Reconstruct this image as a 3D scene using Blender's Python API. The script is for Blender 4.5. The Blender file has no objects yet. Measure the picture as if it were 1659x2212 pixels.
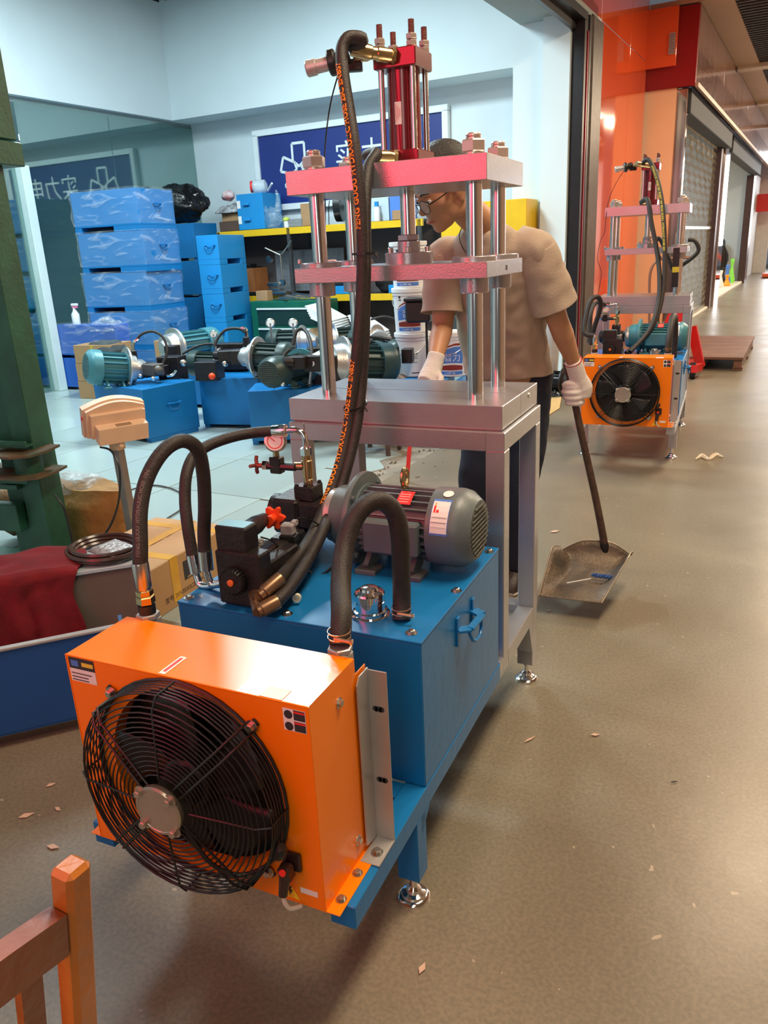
import bpy, bmesh, math, random
from math import sin, cos, pi, radians
from mathutils import Vector, Matrix, Quaternion, noise
random.seed(7)
scene = bpy.context.scene
COL = scene.collection
# ---------------------------------------------------------------- camera
cam = bpy.data.cameras.new('camera'); camo = bpy.data.objects.new('camera', cam); COL.objects.link(camo)
_R, _U, _F = Vector((0.9108, 0.4103, -0.0456)), Vector((-0.0914, 0.3083, 0.9469)), Vector((-0.4024, 0.8585, -0.3182))
_F = _F.normalized(); _R = (_R - _R.dot(_F)*_F).normalized(); _U = _R.cross(_F)
camo.matrix_world = Matrix(((_R.x, _U.x, -_F.x, .587), (_R.y, _U.y, -_F.y, -1.410), (_R.z, _U.z, -_F.z, 1.5), (0, 0, 0, 1)))
cam.sensor_fit = 'VERTICAL'; cam.sensor_height = 24.0; cam.lens = 24.0*1684.4/2212
cam.clip_start = .05; cam.clip_end = 200
scene.camera = camo
# ---------------------------------------------------------------- world, exposure
w = bpy.data.worlds.new('world'); scene.world = w; w.use_nodes = True
w.node_tree.nodes['Background'].inputs[0].default_value = (.80, .88, 1, 1)
w.node_tree.nodes['Background'].inputs[1].default_value = .13
vs = scene.view_settings; vs.view_transform = 'Standard'; vs.look = 'None'; vs.gamma = 1; vs.exposure = 0.0
try: vs.use_curve_mapping = False
except Exception: pass
# ---------------------------------------------------------------- shop frame (s across the shopfront, t along the corridor)
TH = radians(3.8); ES = Vector((cos(TH), -sin(TH), 0)); ET = Vector((sin(TH), cos(TH), 0)); OO = Vector((-1.79, 0, 0))
def SP(s, t, z=0): return OO + ES*s + ET*t + Vector((0, 0, z))
def light(name, loc, target, size, size_y, power, color, spread=180, parent=None):
    l = bpy.data.lights.new(name, 'AREA'); l.shape = 'RECTANGLE'; l.size = size; l.size_y = size_y
    l.energy = power; l.color = color; l.spread = radians(spread)
    o = bpy.data.objects.new(name, l); COL.objects.link(o); o.location = loc
    o.rotation_euler = (Vector(target)-Vector(loc)).to_track_quat('-Z', 'Y').to_euler()
    return o
# ceiling lamps of the shop (cool) and of the corridor (warm), the red sign across the passage
for s_, t_, p_ in ((-3.0, 2.2, 150), (-2.4, 5.1, 300), (-5.0, 3.8, 80), (-7.8, 3.5, 60)):  # last one is added to brighten the room behind the glass
    light('shop_lamp', SP(s_, t_, 4.72 if s_ > -6 else 3.3), SP(s_, t_, 0), 1.0, 1.0, p_, (.78, .95, 1))
for t_, p_ in ((-2.4, 40), (0.9, 160), (5.5, 165), (10, 210), (15, 260), (20, 320), (26, 420)):
    light('corridor_lamp', SP(2.7 if t_ < 6 else 3.3, t_, 4.45), SP(2.7 if t_ < 6 else 3.3, t_, 0), .7, 1.8, p_, (1, .80, .56))
light('red_sign_lamp', (-1.7, -2.9, 2.75), (-.35, .8, 1.85), 2.2, 2.0, 23, (1, .035, .08), spread=85)
light('white_streak_light', (.75, -4.2, 2.4), (-.35, .8, 1.4), 1.1, 2.6, 7, (1, .92, .84), spread=90)  # added unseen light, puts the white streak on the guide columns
light('far_daylight', SP(2.6, 37, 3.0), SP(2.6, 20, .8), 5, 4, 500, (.93, .96, 1))
# ---------------------------------------------------------------- materials
MATS = {}
def mat(name, col, rough=.5, metal=0, var=.06, scale=8, bump=0, bscale=60, emit=0, coat=0, alpha=1, trans=0, col2=None, dist=None, spec=.5):
    if name in MATS: return MATS[name]
    m = bpy.data.materials.new(name); m.use_nodes = True; nt = m.node_tree; b = nt.nodes['Principled BSDF']
    if len(col) == 3: col = (*col, 1)
    b.inputs['Roughness'].default_value = rough; b.inputs['Metallic'].default_value = metal
    b.inputs['Coat Weight'].default_value = coat; b.inputs['Alpha'].default_value = alpha
    b.inputs['Transmission Weight'].default_value = trans; b.inputs['Specular IOR Level'].default_value = spec
    tc = nt.nodes.new('ShaderNodeTexCoord')
    n = nt.nodes.new('ShaderNodeTexNoise'); n.inputs['Scale'].default_value = scale; n.inputs['Detail'].default_value = 5
    nt.links.new(tc.outputs['Object'], n.inputs['Vector'])
    r = nt.nodes.new('ShaderNodeValToRGB'); r.color_ramp.elements[0].position = .3; r.color_ramp.elements[1].position = .7
    a = [max(0, c*(1-var)) for c in col[:3]]; z = [min(1, c*(1+var)) for c in col[:3]]
    if col2: a = list(col2); z = list(col[:3])
    r.color_ramp.elements[0].color = (*a, 1); r.color_ramp.elements[1].color = (*z, 1)
    nt.links.new(n.outputs['Fac'], r.inputs['Fac']); nt.links.new(r.outputs['Color'], b.inputs['Base Color'])
    if emit:
        b.inputs['Emission Color'].default_value = col; b.inputs['Emission Strength'].default_value = emit
    if bump:
        n2 = nt.nodes.new('ShaderNodeTexNoise'); n2.inputs['Scale'].default_value = bscale; n2.inputs['Detail'].default_value = 4
        nt.links.new(tc.outputs['Object'], n2.inputs['Vector'])
        bp = nt.nodes.new('ShaderNodeBump'); bp.inputs['Strength'].default_value = bump; bp.inputs['Distance'].default_value = dist or .01
        nt.links.new(n2.outputs['Fac'], bp.inputs['Height']); nt.links.new(bp.outputs['Normal'], b.inputs['Normal'])
    MATS[name] = m; return m
def film(name, opacity=.35, tint=(.85, .93, 1)):
    if name in MATS: return MATS[name]
    m = bpy.data.materials.new(name); m.use_nodes = True; nt = m.node_tree; b = nt.nodes['Principled BSDF']
    b.inputs['Base Color'].default_value = (*tint, 1); b.inputs['Roughness'].default_value = .18
    tc = nt.nodes.new('ShaderNodeTexCoord'); n = nt.nodes.new('ShaderNodeTexNoise'); n.inputs['Scale'].default_value = 2.6 if opacity < .5 else 9
    n.inputs['Detail'].default_value = 6; n.inputs['Distortion'].default_value = 1.6
    mp = nt.nodes.new('ShaderNodeMapping'); mp.inputs['Scale'].default_value = (1, 1, 3.5)
    nt.links.new(tc.outputs['Object'], mp.inputs['Vector']); nt.links.new(mp.outputs['Vector'], n.inputs['Vector'])
    r = nt.nodes.new('ShaderNodeValToRGB'); r.color_ramp.elements[0].position = .53; r.color_ramp.elements[1].position = .92
    r.color_ramp.elements[0].color = (opacity*.16,)*3+(1,); r.color_ramp.elements[1].color = (min(1, opacity*1.6),)*3+(1,)
    nt.links.new(n.outputs['Fac'], r.inputs['Fac']); nt.links.new(r.outputs['Color'], b.inputs['Alpha'])
    bp = nt.nodes.new('ShaderNodeBump'); bp.inputs['Strength'].default_value = .6; bp.inputs['Distance'].default_value = .02
    nt.links.new(n.outputs['Fac'], bp.inputs['Height']); nt.links.new(bp.outputs['Normal'], b.inputs['Normal'])
    MATS[name] = m; return m
SILVER = mat('silver_paint', (.43, .42, .44), .27, .62, .04, 14, .08, 240)
TANK = mat('tank_blue', (.008, .165, .44), .34, 0, .05, 6, .10, 30, coat=.05, spec=.35)
TANK2 = mat('stack_blue', (.006, .17, .46), .42, 0, .06, 3, .06, 40)
CABB = mat('bright_blue', (.012, .26, .62), .42, 0, .05, 3)
ORANGE = mat('cooler_orange', (1.0, .225, .0015), .26, 0, .03, 4, .015, 12, coat=.15, spec=.38)
CHROME = mat('chrome', (.82, .82, .82), .10, 1, .02)
STEEL = mat('zinc_steel', (.60, .58, .54), .26, 1, .08, 30)
ROD = mat('chromed_rod', (.70, .68, .66), .13, 1, .02)
BRASS = mat('yellow_zinc', (.60, .46, .24), .25, 1, .12, 40)
RUBBER = mat('hose_rubber', (.022, .017, .016), .52, 0, .25, 60, .25, 300)
BLACK = mat('black_plastic', (.010, .010, .011), .34, 0, .2, 20)
BLACKM = mat('black_iron', (.018, .015, .016), .40, .2, .3, 30, .2, 120)
CYLRED = mat('cylinder_red', (.15, .006, .010), .22, .15, .12, 9, coat=.5)
GREY = mat('motor_grey', (.115, .145, .155), .42, .1, .06, 10, .05, 100)
MGREEN = mat('motor_dark_green', (.028, .055, .052), .40, .1, .1, 10)
MBLUE = mat('motor_light_blue', (.055, .22, .27), .42, .1, .06, 10)
CASTAL = mat('cast_aluminium', (.62, .63, .63), .36, .85, .08, 22, .15, 90)
ALU = mat('aluminium_angle', (.50, .485, .48), .42, .6, .08, 12, .06, 150)
WHITE = mat('white_plastic', (.80, .84, .86), .4, 0, .03)
PAPER = mat('label_white', (.82, .80, .78), .55, 0, .02)
PRED = mat('label_red', (.75, .03, .03), .5, 0, .02)
INK = mat('label_ink', (.03, .03, .035), .6, 0, .02)
LBLUE = mat('label_blue', (.08, .22, .65), .5, 0, .05)
YEL = mat('shelf_yellow', (.80, .50, .012), .4, 0, .05)
HPRINT = mat('hose_print_orange', (.90, .31, .01), .55, 0, .05)
HPRINTY = mat('hose_print_yellow', (.75, .62, .05), .55, 0, .05)
GREEN = mat('press_green', (.014, .085, .050), .45, 0, .25, 7, .2, 60)
CARD = mat('cardboard', (.40, .235, .115), .8, 0, .10, 5)
TAPE = mat('parcel_tape', (.62, .38, .06), .22, 0, .1, 8, alpha=1)
FILM = film('stretch_film', .42)
CLEAR = film('clear_bag', .6)
# ---------------------------------------------------------------- mesh builder
class MB:
    def __init__(s): s.v = []; s.f = []; s.m = []; s.mi = 0; s.mats = []
    def use(s, m):
        if m not in s.mats: s.mats.append(m)
        s.mi = s.mats.index(m); return s
    def add(s, vs_, fs):
        o = len(s.v); s.v += [tuple(p) for p in vs_]
        for f in fs: s.f.append(tuple(i+o for i in f)); s.m.append(s.mi)
        return s
    def box(s, x0, x1, y0, y1, z0, z1, c=0, M=None):
        if x1 < x0: x0, x1 = x1, x0
        if y1 < y0: y0, y1 = y1, y0
        if z1 < z0: z0, z1 = z1, z0
        c = min(c, (x1-x0)/2.2, (y1-y0)/2.2, (z1-z0)/2.2)
        if c <= 0:
            vs_ = [(x, y, z) for x in (x0, x1) for y in (y0, y1) for z in (z0, z1)]
            fs = [(0, 1, 3, 2), (4, 6, 7, 5), (0, 4, 5, 1), (2, 3, 7, 6), (0, 2, 6, 4), (1, 5, 7, 3)]
        else:
            bmx = bmesh.new(); bmesh.ops.create_cube(bmx, size=1)
            for v in bmx.verts: v.co = Vector(((x0+x1)/2+v.co.x*(x1-x0), (y0+y1)/2+v.co.y*(y1-y0), (z0+z1)/2+v.co.z*(z1-z0)))
            bmesh.ops.bevel(bmx, geom=bmx.edges[:], offset=c, segments=1, affect='EDGES', clamp_overlap=True)
            bmx.verts.index_update(); vs_ = [tuple(v.co) for v in bmx.verts]; fs = [tuple(v.index for v in f.verts) for f in bmx.faces]; bmx.free()
        if M is not None: vs_ = [M @ Vector(p) for p in vs_]
        return s.add(vs_, fs)
    def obox(s, c, size, rot=(0, 0, 0), ch=0):
        from mathutils import Euler
        M = Matrix.Translation(Vector(c)) @ Euler([radians(a) for a in rot]).to_matrix().to_4x4()
        a, b, d = [q/2 for q in size]
        return s.box(-a, a, -b, b, -d, d, ch, M)
    def beam(s, p0, p1, wx, wy, up=(0, 0, 1), ch=0):
        p0 = Vector(p0); p1 = Vector(p1); z = (p1-p0); L = z.length; z.normalize(); u = Vector(up)
        if abs(z.dot(u)) > .98: u = Vector((0, 1, 0))
        x = u.cross(z).normalized(); y = z.cross(x)
        M = Matrix(((x.x, y.x, z.x, p0.x), (x.y, y.y, z.y, p0.y), (x.z, y.z, z.z, p0.z), (0, 0, 0, 1)))
        return s.box(-wx/2, wx/2, -wy/2, wy/2, 0, L, ch, M)
    def lathe(s, prof, o=(0, 0, 0), axis=(0, 0, 1), seg=24, caps=True):
        o = Vector(o); a = Vector(axis).normalized(); u = a.orthogonal().normalized(); v = a.cross(u)
        vs_ = []; fs = []; n = len(prof)
        for r, h in prof:
            for k in range(seg):
                t = 2*pi*k/seg; vs_.append(o+a*h+(u*cos(t)+v*sin(t))*r)
        for i in range(n-1):
            for k in range(seg):
                k2 = (k+1) % seg; fs.append((i*seg+k, i*seg+k2, (i+1)*seg+k2, (i+1)*seg+k))
        if caps:
            fs.append(tuple(range(seg))[::-1]); fs.append(tuple((n-1)*seg+k for k in range(seg)))
        return s.add(vs_, fs)
    def cyl(s, p0, p1, r, r1=None, seg=20):
        p0 = Vector(p0); p1 = Vector(p1); d = p1-p0
        return s.lathe([(r, 0), (r if r1 is None else r1, d.length)], p0, d, seg)
    def hexn(s, c, axis, r, h):
        s.lathe([(r*.88, -h/2), (r, -h/2+h*.12), (r, h/2-h*.12), (r*.88, h/2)], c, axis, 6); return s
    def bolt(s, c, axis, r, h=None):
        h = h or r*.9; a = Vector(axis).normalized()
        s.lathe([(r*1.5, 0), (r*1.5, h*.2)], c, a, 16); s.lathe([(r, h*.2), (r, h), (r*.8, h*1.15)], c, a, 6); return s
    def sph(s, c, r, seg=16, ring=10):
        if not hasattr(r, '__len__'): r = (r, r, r)
        c = Vector(c); vs_ = [c+Vector((0, 0, r[2]))]; fs = []
        for i in range(1, ring):
            p = pi*i/ring
            for k in range(seg): vs_.append(c+Vector((r[0]*sin(p)*cos(2*pi*k/seg), r[1]*sin(p)*sin(2*pi*k/seg), r[2]*cos(p))))
        vs_.append(c-Vector((0, 0, r[2]))); L = len(vs_)-1
        for k in range(seg):
            fs.append((0, 1+k, 1+(k+1) % seg)); fs.append((L, L-seg+(k+1) % seg, L-seg+k))
        for i in range(ring-2):
            for k in range(seg):
                a = 1+i*seg; k2 = (k+1) % seg; fs.append((a+k, a+seg+k, a+seg+k2, a+k2))
        return s.add(vs_, fs)
    def tube(s, pts, r, seg=12, closed=False, smooth=True, sub=6, caps=True):
        P = curve(pts, sub, closed) if smooth else [Vector(p) for p in pts]
        n = len(P); rr = r if hasattr(r, '__len__') else None
        T, N = frames(P, closed); vs_ = []; fs = []
        for i in range(n):
            b = T[i].cross(N[i])
            if rr:
                q = i/(n-1)*(len(rr)-1); j = min(int(q), len(rr)-2); ri = rr[j]+(rr[j+1]-rr[j])*(q-j)
            else: ri = r
            for k in range(seg):
                t = 2*pi*k/seg; vs_.append(P[i]+(N[i]*cos(t)+b*sin(t))*ri)
        m = n if closed else n-1
        for i in range(m):
            j = (i+1) % n
            for k in range(seg):
                k2 = (k+1) % seg; fs.append((i*seg+k, i*seg+k2, j*seg+k2, j*seg+k))
        if not closed and caps: fs.append(tuple(range(seg))[::-1]); fs.append(tuple((n-1)*seg+k for k in range(seg)))
        return s.add(vs_, fs)
    def prism(s, poly, o, u, v, n, d):
        o = Vector(o); u = Vector(u); v = Vector(v); n = Vector(n); k = len(poly)
        vs_ = [o+u*a+v*b for a, b in poly]+[o+u*a+v*b+n*d for a, b in poly]
        fs = [tuple(range(k))[::-1], tuple(range(k, 2*k))]+[(i, (i+1) % k, k+(i+1) % k, k+i) for i in range(k)]
        return s.add(vs_, fs)
    def sheet(s, fn, nu, nv):
        vs_ = [fn(i/(nu-1), j/(nv-1)) for i in range(nu) for j in range(nv)]
        return s.add(vs_, [(i*nv+j, (i+1)*nv+j, (i+1)*nv+j+1, i*nv+j+1) for i in range(nu-1) for j in range(nv-1)])
    def piece(s):
        s.pc = getattr(s, 'pc', []); s.pc.append((len(s.v), len(s.f))); return s
    def build_each(s, name, m=None, parent=None, **k):
        P = s.pc+[(len(s.v), len(s.f))]; out = []
        for (v0, f0), (v1, f1) in zip(P[:-1], P[1:]):
            if f1 == f0: continue
            q = MB(); q.v = s.v[v0:v1]; q.f = [tuple(i-v0 for i in f) for f in s.f[f0:f1]]
            if s.mats: q.m = [0]*(f1-f0); ms = sorted(set(s.m[f0:f1])); q.mats = [s.mats[i] for i in ms]; q.m = [ms.index(i) for i in s.m[f0:f1]]
            out.append(q.build(name, m, parent, **k))
        return out
    def build(s, name, m=None, parent=None, smooth=True, ang=35, off=None, label=None):
        me = bpy.data.meshes.new(name)
        off = Vector(off) if off is not None else Vector((0, 0, 0))
        me.from_pydata([tuple(Vector(p)-off) for p in s.v], [], s.f)
        for q in (s.mats if s.mats else [m]): me.materials.append(q)
        if s.mats: me.polygons.foreach_set('material_index', s.m)
        bmx = bmesh.new(); bmx.from_mesh(me); bmesh.ops.recalc_face_normals(bmx, faces=bmx.faces[:]); bmx.to_mesh(me); bmx.free()
        if smooth:
            me.polygons.foreach_set('use_smooth', [True]*len(me.polygons)); me.set_sharp_from_angle(angle=radians(ang))
        me.update()
        o = bpy.data.objects.new(name, me); COL.objects.link(o)
        if parent is not None: o.parent = parent
        if label: o['label'] = label
        return o
def curve(pts, sub=6, closed=False):
    P = [Vector(p) for p in pts]; n = len(P)
    if n < 3: return P
    out = []
    for i in range(n if closed else n-1):
        if closed: a, b, c, d = P[(i-1) % n], P[i], P[(i+1) % n], P[(i+2) % n]
        else: a, b, c, d = P[max(i-1, 0)], P[i], P[i+1], P[min(i+2, n-1)]
        for k in range(sub):
            t = k/sub
            out.append(.5*((2*b)+(c-a)*t+(2*a-5*b+4*c-d)*t*t+(-a+3*b-3*c+d)*t**3))
    if not closed: out.append(P[-1])
    return out
def frames(P, closed=False, ref=None):
    n = len(P); T = []
    for i in range(n):
        a = P[(i-1) % n] if closed or i > 0 else P[i]; b = P[(i+1) % n] if closed or i < n-1 else P[i]
        d = b-a; T.append(d.normalized() if d.length > 1e-9 else Vector((0, 0, 1)))
    N = [Vector(ref) if ref is not None else T[0].orthogonal().normalized()]
    N[0] = (N[0]-T[0]*N[0].dot(T[0])).normalized()
    for i in range(1, n):
        v = N[-1] if ref is None else Vector(ref)
        v = v-T[i]*v.dot(T[i]); N.append(v.normalized() if v.length > 1e-6 else N[-1])
    return T, N
def thing(name, label, cat, loc=(0, 0, 0), rz=0, group=None):
    o = bpy.data.objects.new(name, None); COL.objects.link(o); o.location = loc; o.rotation_euler = (0, 0, rz)
    o.empty_display_size = .05; o['label'] = label; o['category'] = cat
    if group: o['group'] = group
    return o
def tag(o, label, cat, group=None, kind=None):
    o['label'] = label; o['category'] = cat
    if group: o['group'] = group
    if kind: o['kind'] = kind
    return o
def struct(o): o['kind'] = 'structure'; return o
def dup(root, loc=None, rz=None, label=None, group=None):
    def cp(o, par):
        c = o.copy(); COL.objects.link(c)
        if par is not None: c.parent = par
        for ch in list(o.children): cp(ch, c)
        return c
    r = cp(root, None)
    if loc is not None: r.location = loc
    if rz is not None: r.rotation_euler = (0, 0, rz)
    if label: r['label'] = label
    if group: r['group'] = group
    return r
def glyphs(text, size, mb, o, u, v, lift=.0006, align='LEFT', sx=1, bold=0):
    cu = bpy.data.curves.new('t', 'FONT'); cu.body = text; cu.size = size; cu.align_x = align; cu.resolution_u = 2; cu.offset = bold*size
    ob = bpy.data.objects.new('t', cu); COL.objects.link(ob)
    me = ob.to_mesh(); o = Vector(o); u = Vector(u).normalized(); v = Vector(v).normalized(); n = u.cross(v)
    vs_ = [o+u*p.co.x*sx+v*p.co.y+n*lift for p in me.vertices]; fs = [tuple(p.vertices) for p in me.polygons]
    raw = [(p.co.x*sx, p.co.y) for p in me.vertices]
    ob.to_mesh_clear(); bpy.data.objects.remove(ob); bpy.data.curves.remove(cu)
    if mb is not None: mb.add(vs_, fs)
    return raw, fs
def hose_print(text, size, pts, r, start, ref, mat_, parent, off=(0, 0, 0), flip=False, ang=0):
    P = curve(pts, 10); T, N = frames(P, ref=ref)
    L = [0]
    for i in range(1, len(P)): L.append(L[-1]+(P[i]-P[i-1]).length)
    raw, fs = glyphs(text, size, None, (0, 0, 0), (1, 0, 0), (0, 1, 0), bold=.028)
    mb = MB(); vs_ = []
    for x, y in raw:
        q = start+(x if not flip else -x); q = max(0, min(L[-1]-1e-4, q)); i = 0
        while L[i+1] < q: i += 1
        t = (q-L[i])/(L[i+1]-L[i]); p = P[i].lerp(P[i+1], t); n = N[i].lerp(N[i+1], t).normalized(); ta = T[i].lerp(T[i+1], t)
        b = ta.cross(n).normalized(); a = (y-size*.35)/r*(1 if flip else -1)+ang
        vs_.append(p+(n*cos(a)+b*sin(a))*(r+.0008))
    mb.add(vs_, fs)
    return mb.build('printed_lettering', mat_, parent, smooth=False, off=off)
# ================================================================ STRUCTURE
def sbox(mb, s0, s1, t0, t1, z0, z1, c=0):
    M = Matrix(((ES.x, ET.x, 0, OO.x), (ES.y, ET.y, 0, OO.y), (0, 0, 1, 0), (0, 0, 0, 1)))
    return mb.box(s0, s1, t0, t1, z0, z1, c, M)
def floor_material():
    m = bpy.data.materials.new('corridor_terrazzo'); m.use_nodes = True; nt = m.node_tree; b = nt.nodes['Principled BSDF']
    tc = nt.nodes.new('ShaderNodeTexCoord')
    def nz(sc, de, di=0):
        n = nt.nodes.new('ShaderNodeTexNoise'); n.inputs['Scale'].default_value = sc; n.inputs['Detail'].default_value = de
        n.inputs['Distortion'].default_value = di; nt.links.new(tc.outputs['Object'], n.inputs['Vector']); return n
    def ramp(n, *st):
        r = nt.nodes.new('ShaderNodeValToRGB'); e = r.color_ramp.elements
        while len(e) < len(st): e.new(.5)
        for i, (p, c) in enumerate(st): e[i].position = p; e[i].color = (*c, 1)
        nt.links.new(n.outputs['Fac'], r.inputs['Fac']); return r
    a = ramp(nz(1.1, 4, .6), (.3, (.170, .143, .102)), (.62, (.24, .204, .148)))
    g = ramp(nz(95, 2), (.35, (.82, .82, .82)), (.65, (1.08, 1.06, 1.02)))
    sp = ramp(nz(24, 2, .3), (.0, (0, 0, 0)), (.735, (0, 0, 0)), (.75, (1, 1, 1)))
    sc = ramp(nz(3.2, 9, 3.5), (.0, (0, 0, 0)), (.498, (0, 0, 0)), (.5, (.5, .5, .5)), (.502, (0, 0, 0)))
    mx = nt.nodes.new('ShaderNodeMix'); mx.data_type = 'RGBA'; mx.blend_type = 'MULTIPLY'; mx.inputs[0].default_value = 1
    nt.links.new(a.outputs[0], mx.inputs[6]); nt.links.new(g.outputs[0], mx.inputs[7])
    m2 = nt.nodes.new('ShaderNodeMix'); m2.data_type = 'RGBA'; nt.links.new(sp.outputs[0], m2.inputs[0])
    nt.links.new(mx.outputs[2], m2.inputs[6]); m2.inputs[7].default_value = (.38, .31, .23, 1)
    m3 = nt.nodes.new('ShaderNodeMix'); m3.data_type = 'RGBA'; nt.links.new(sc.outputs[0], m3.inputs[0])
    nt.links.new(m2.outputs[2], m3.inputs[6]); m3.inputs[7].default_value = (.26, .22, .17, 1)
    nt.links.new(m3.outputs[2], b.inputs['Base Color'])
    rr = nz(2.2, 5, .5); mr = nt.nodes.new('ShaderNodeMapRange'); mr.inputs[3].default_value = .24; mr.inputs[4].default_value = .42
    nt.links.new(rr.outputs['Fac'], mr.inputs[0]); nt.links.new(mr.outputs[0], b.inputs['Roughness'])
    bp = nt.nodes.new('ShaderNodeBump'); bp.inputs['Strength'].default_value = .06; bp.inputs['Distance'].default_value = .01
    nt.links.new(nz(14, 3).outputs['Fac'], bp.inputs['Height']); nt.links.new(bp.outputs['Normal'], b.inputs['Normal'])
    return m
fl = MB(); sbox(fl, -.02, 6.5, -6, 42, -.12, 0); sbox(fl, -12, -.02, -6, 42, -.12, -.022)
struct(fl.build('floor', floor_material(), smooth=False))
# white shop tiles laid on the slab, each a piece
TILE = mat('shop_tile', (.38, .47, .46), .20, 0, .05, 1.3, .02, 20)
TILE2 = mat('shop_tile_worn', (.33, .41, .40), .28, 0, .07, 1.5, .02, 20)
CONC = mat('bare_concrete', (.215, .185, .145), .85, 0, .35, 5, .6, 25)
sf = MB(); sbox(sf, -9.5, .22, -3.0, 9.3, -.02, -.008)
shop_floor = struct(sf.build('floor', CONC, smooth=False))
n_t = 0; tw = .80
for i in range(12):
    for j in range(16):
        s1 = .22-i*tw; t0 = -3.0+j*tw+(.02 if i % 2 else 0)
        if s1-tw < -9.4: continue
        if i == 0 and (j == 7 or j == 8): continue
        e = random.uniform(.0025, .0065); mb = MB(); ox = random.uniform(-.002, .002)
        sbox(mb, s1-tw+e, s1-e, t0+e, t0+tw-e, -.008, random.uniform(-.0015, .0005), .0015)
        mb.build('tile', TILE if random.random() < .8 else TILE2, shop_floor, smooth=False); n_t += 1
# the broken tiles at the edge, showing bare concrete
for poly in (((-.58, 2.62), (.20, 2.62), (.19, 3.02), (.04, 3.10), (-.06, 3.28), (-.20, 3.38), (-.58, 3.39)),
             ((-.58, 3.42), (-.22, 3.42), (-.16, 3.55), (-.30, 3.72), (-.22, 3.95), (-.58, 4.18))):
    mb = MB(); mb.prism(poly, SP(0, 0, -.008), ES, ET, (0, 0, 1), .008); mb.build('tile', TILE, shop_floor, smooth=False)
rub = MB()
for k in range(60):
    c = SP(random.uniform(-.2, .2), random.uniform(2.95, 4.15), -.002); r = random.uniform(.004, .018)
    rub.obox(c, (r, r*1.3, r*.7), (random.uniform(0, 90), random.uniform(0, 90), random.uniform(0, 90)))
tag(rub.build('rubble', CONC, smooth=False), 'crumbs of broken concrete along the chipped edge of the white tiles', 'rubble', kind='stuff')
# walls of the shop
WALLW = mat('wall_white', (.70, .80, .83), .75, 0, .02, 2, .03, 40)
WALLG = mat('wall_grey', (.70, .79, .83), .80, 0, .03, 2, .03, 40)
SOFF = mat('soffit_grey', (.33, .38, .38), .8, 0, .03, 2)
mb = MB(); sbox(mb, -9.6, .0, 8.62, 8.8, -.02, 5.0); struct(mb.build('wall_back', WALLG, smooth=False))
mb = MB(); sbox(mb, -5.80, -.80, 8.12, 8.62, 3.36, 5.0); sbox(mb, -.80, -.42, 8.12, 8.62, -.01, 5.0); sbox(mb, -.42, -.12, 7.98, 8.62, -.01, 5.0)
struct(mb.build('wall_back', WALLW, smooth=False))
mb = MB(); sbox(mb, -6.05, -5.80, -3, 8.62, 3.36, 5.0); struct(mb.build('wall_left', WALLW, smooth=False))
mb = MB(); sbox(mb, -9.7, -9.6, -3, 8.8, -.02, 5); struct(mb.build('wall_left', WALLG, smooth=False))
mb = MB(); sbox(mb, -9.7, 0, -3.1, -3.0, -.02, 5); struct(mb.build('wall_front', WALLG, smooth=False))
mb = MB(); sbox(mb, -9.6, -6.05, -3, 8.62, 3.36, 3.46); struct(mb.build('ceiling', WALLG, smooth=False))
mb = MB(); sbox(mb, -5.90, -5.895, -3, 8.6, 3.30, 3.36); sbox(mb, -5.93, -5.87, -3, 8.6, 0, .012)
struct(mb.build('trim_1', mat('channel_grey', (.30, .36, .36), .4, .5), smooth=False))
# shop ceiling: black open grid, as slats
BLK = mat('ceiling_black', (.012, .015, .017), .7, 0, .2)
mb = MB(); sbox(mb, -5.80, -.0, -3, 8.62, 4.95, 5.0); cl = struct(mb.build('ceiling', BLK, smooth=False))
gr = MB()
for k in range(46): sbox(gr, -5.8+k*.126, -5.79+k*.126, 4.5, 8.12, 4.80, 4.84)
for k in range(30): sbox(gr, -5.8, -.05, 4.5+k*.126, 4.51+k*.126, 4.80, 4.84)
g_ = gr.build('ceiling_grid', BLK, cl, smooth=False); g_['kind'] = 'stuff'
# glass partition on the left, mirror-like
def glassy():
    m = bpy.data.materials.new('partition_glass'); m.use_nodes = True; nt = m.node_tree; nt.nodes.remove(nt.nodes['Principled BSDF'])
    out = nt.nodes['Material Output']; t = nt.nodes.new('ShaderNodeBsdfTransparent'); t.inputs[0].default_value = (.62, .74, .72, 1)
    g = nt.nodes.new('ShaderNodeBsdfGlossy'); g.inputs[0].default_value = (.80, .92, .90, 1); g.inputs['Roughness'].default_value = .02
    x = nt.nodes.new('ShaderNodeMixShader'); x.inputs[0].default_value = .24
    nt.links.new(t.outputs[0], x.inputs[1]); nt.links.new(g.outputs[0], x.inputs[2]); nt.links.new(x.outputs[0], out.inputs[0]); return m
mb = MB(); sbox(mb, -5.905, -5.893, 7.0, 8.61, .012, 3.33); wn = struct(mb.build('window_1', glassy(), smooth=False))
for a, b_ in ((5.58, 6.99), (3.9, 5.44), (2.3, 3.89)):
    mb = MB(); sbox(mb, -5.905, -5.893, a, b_, .012, 3.33); mb.build('pane', bpy.data.materials['partition_glass'], wn, smooth=False)
mb = MB(); sbox(mb, -5.96, -5.80, 5.45, 5.57, 0, 2.62, .006); mb.use
tag(mb.build('post', mat('post_white', (.62, .74, .74), .5, 0, .03), smooth=False), 'pale square post standing against the glass partition behind the green press', 'post')
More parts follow.
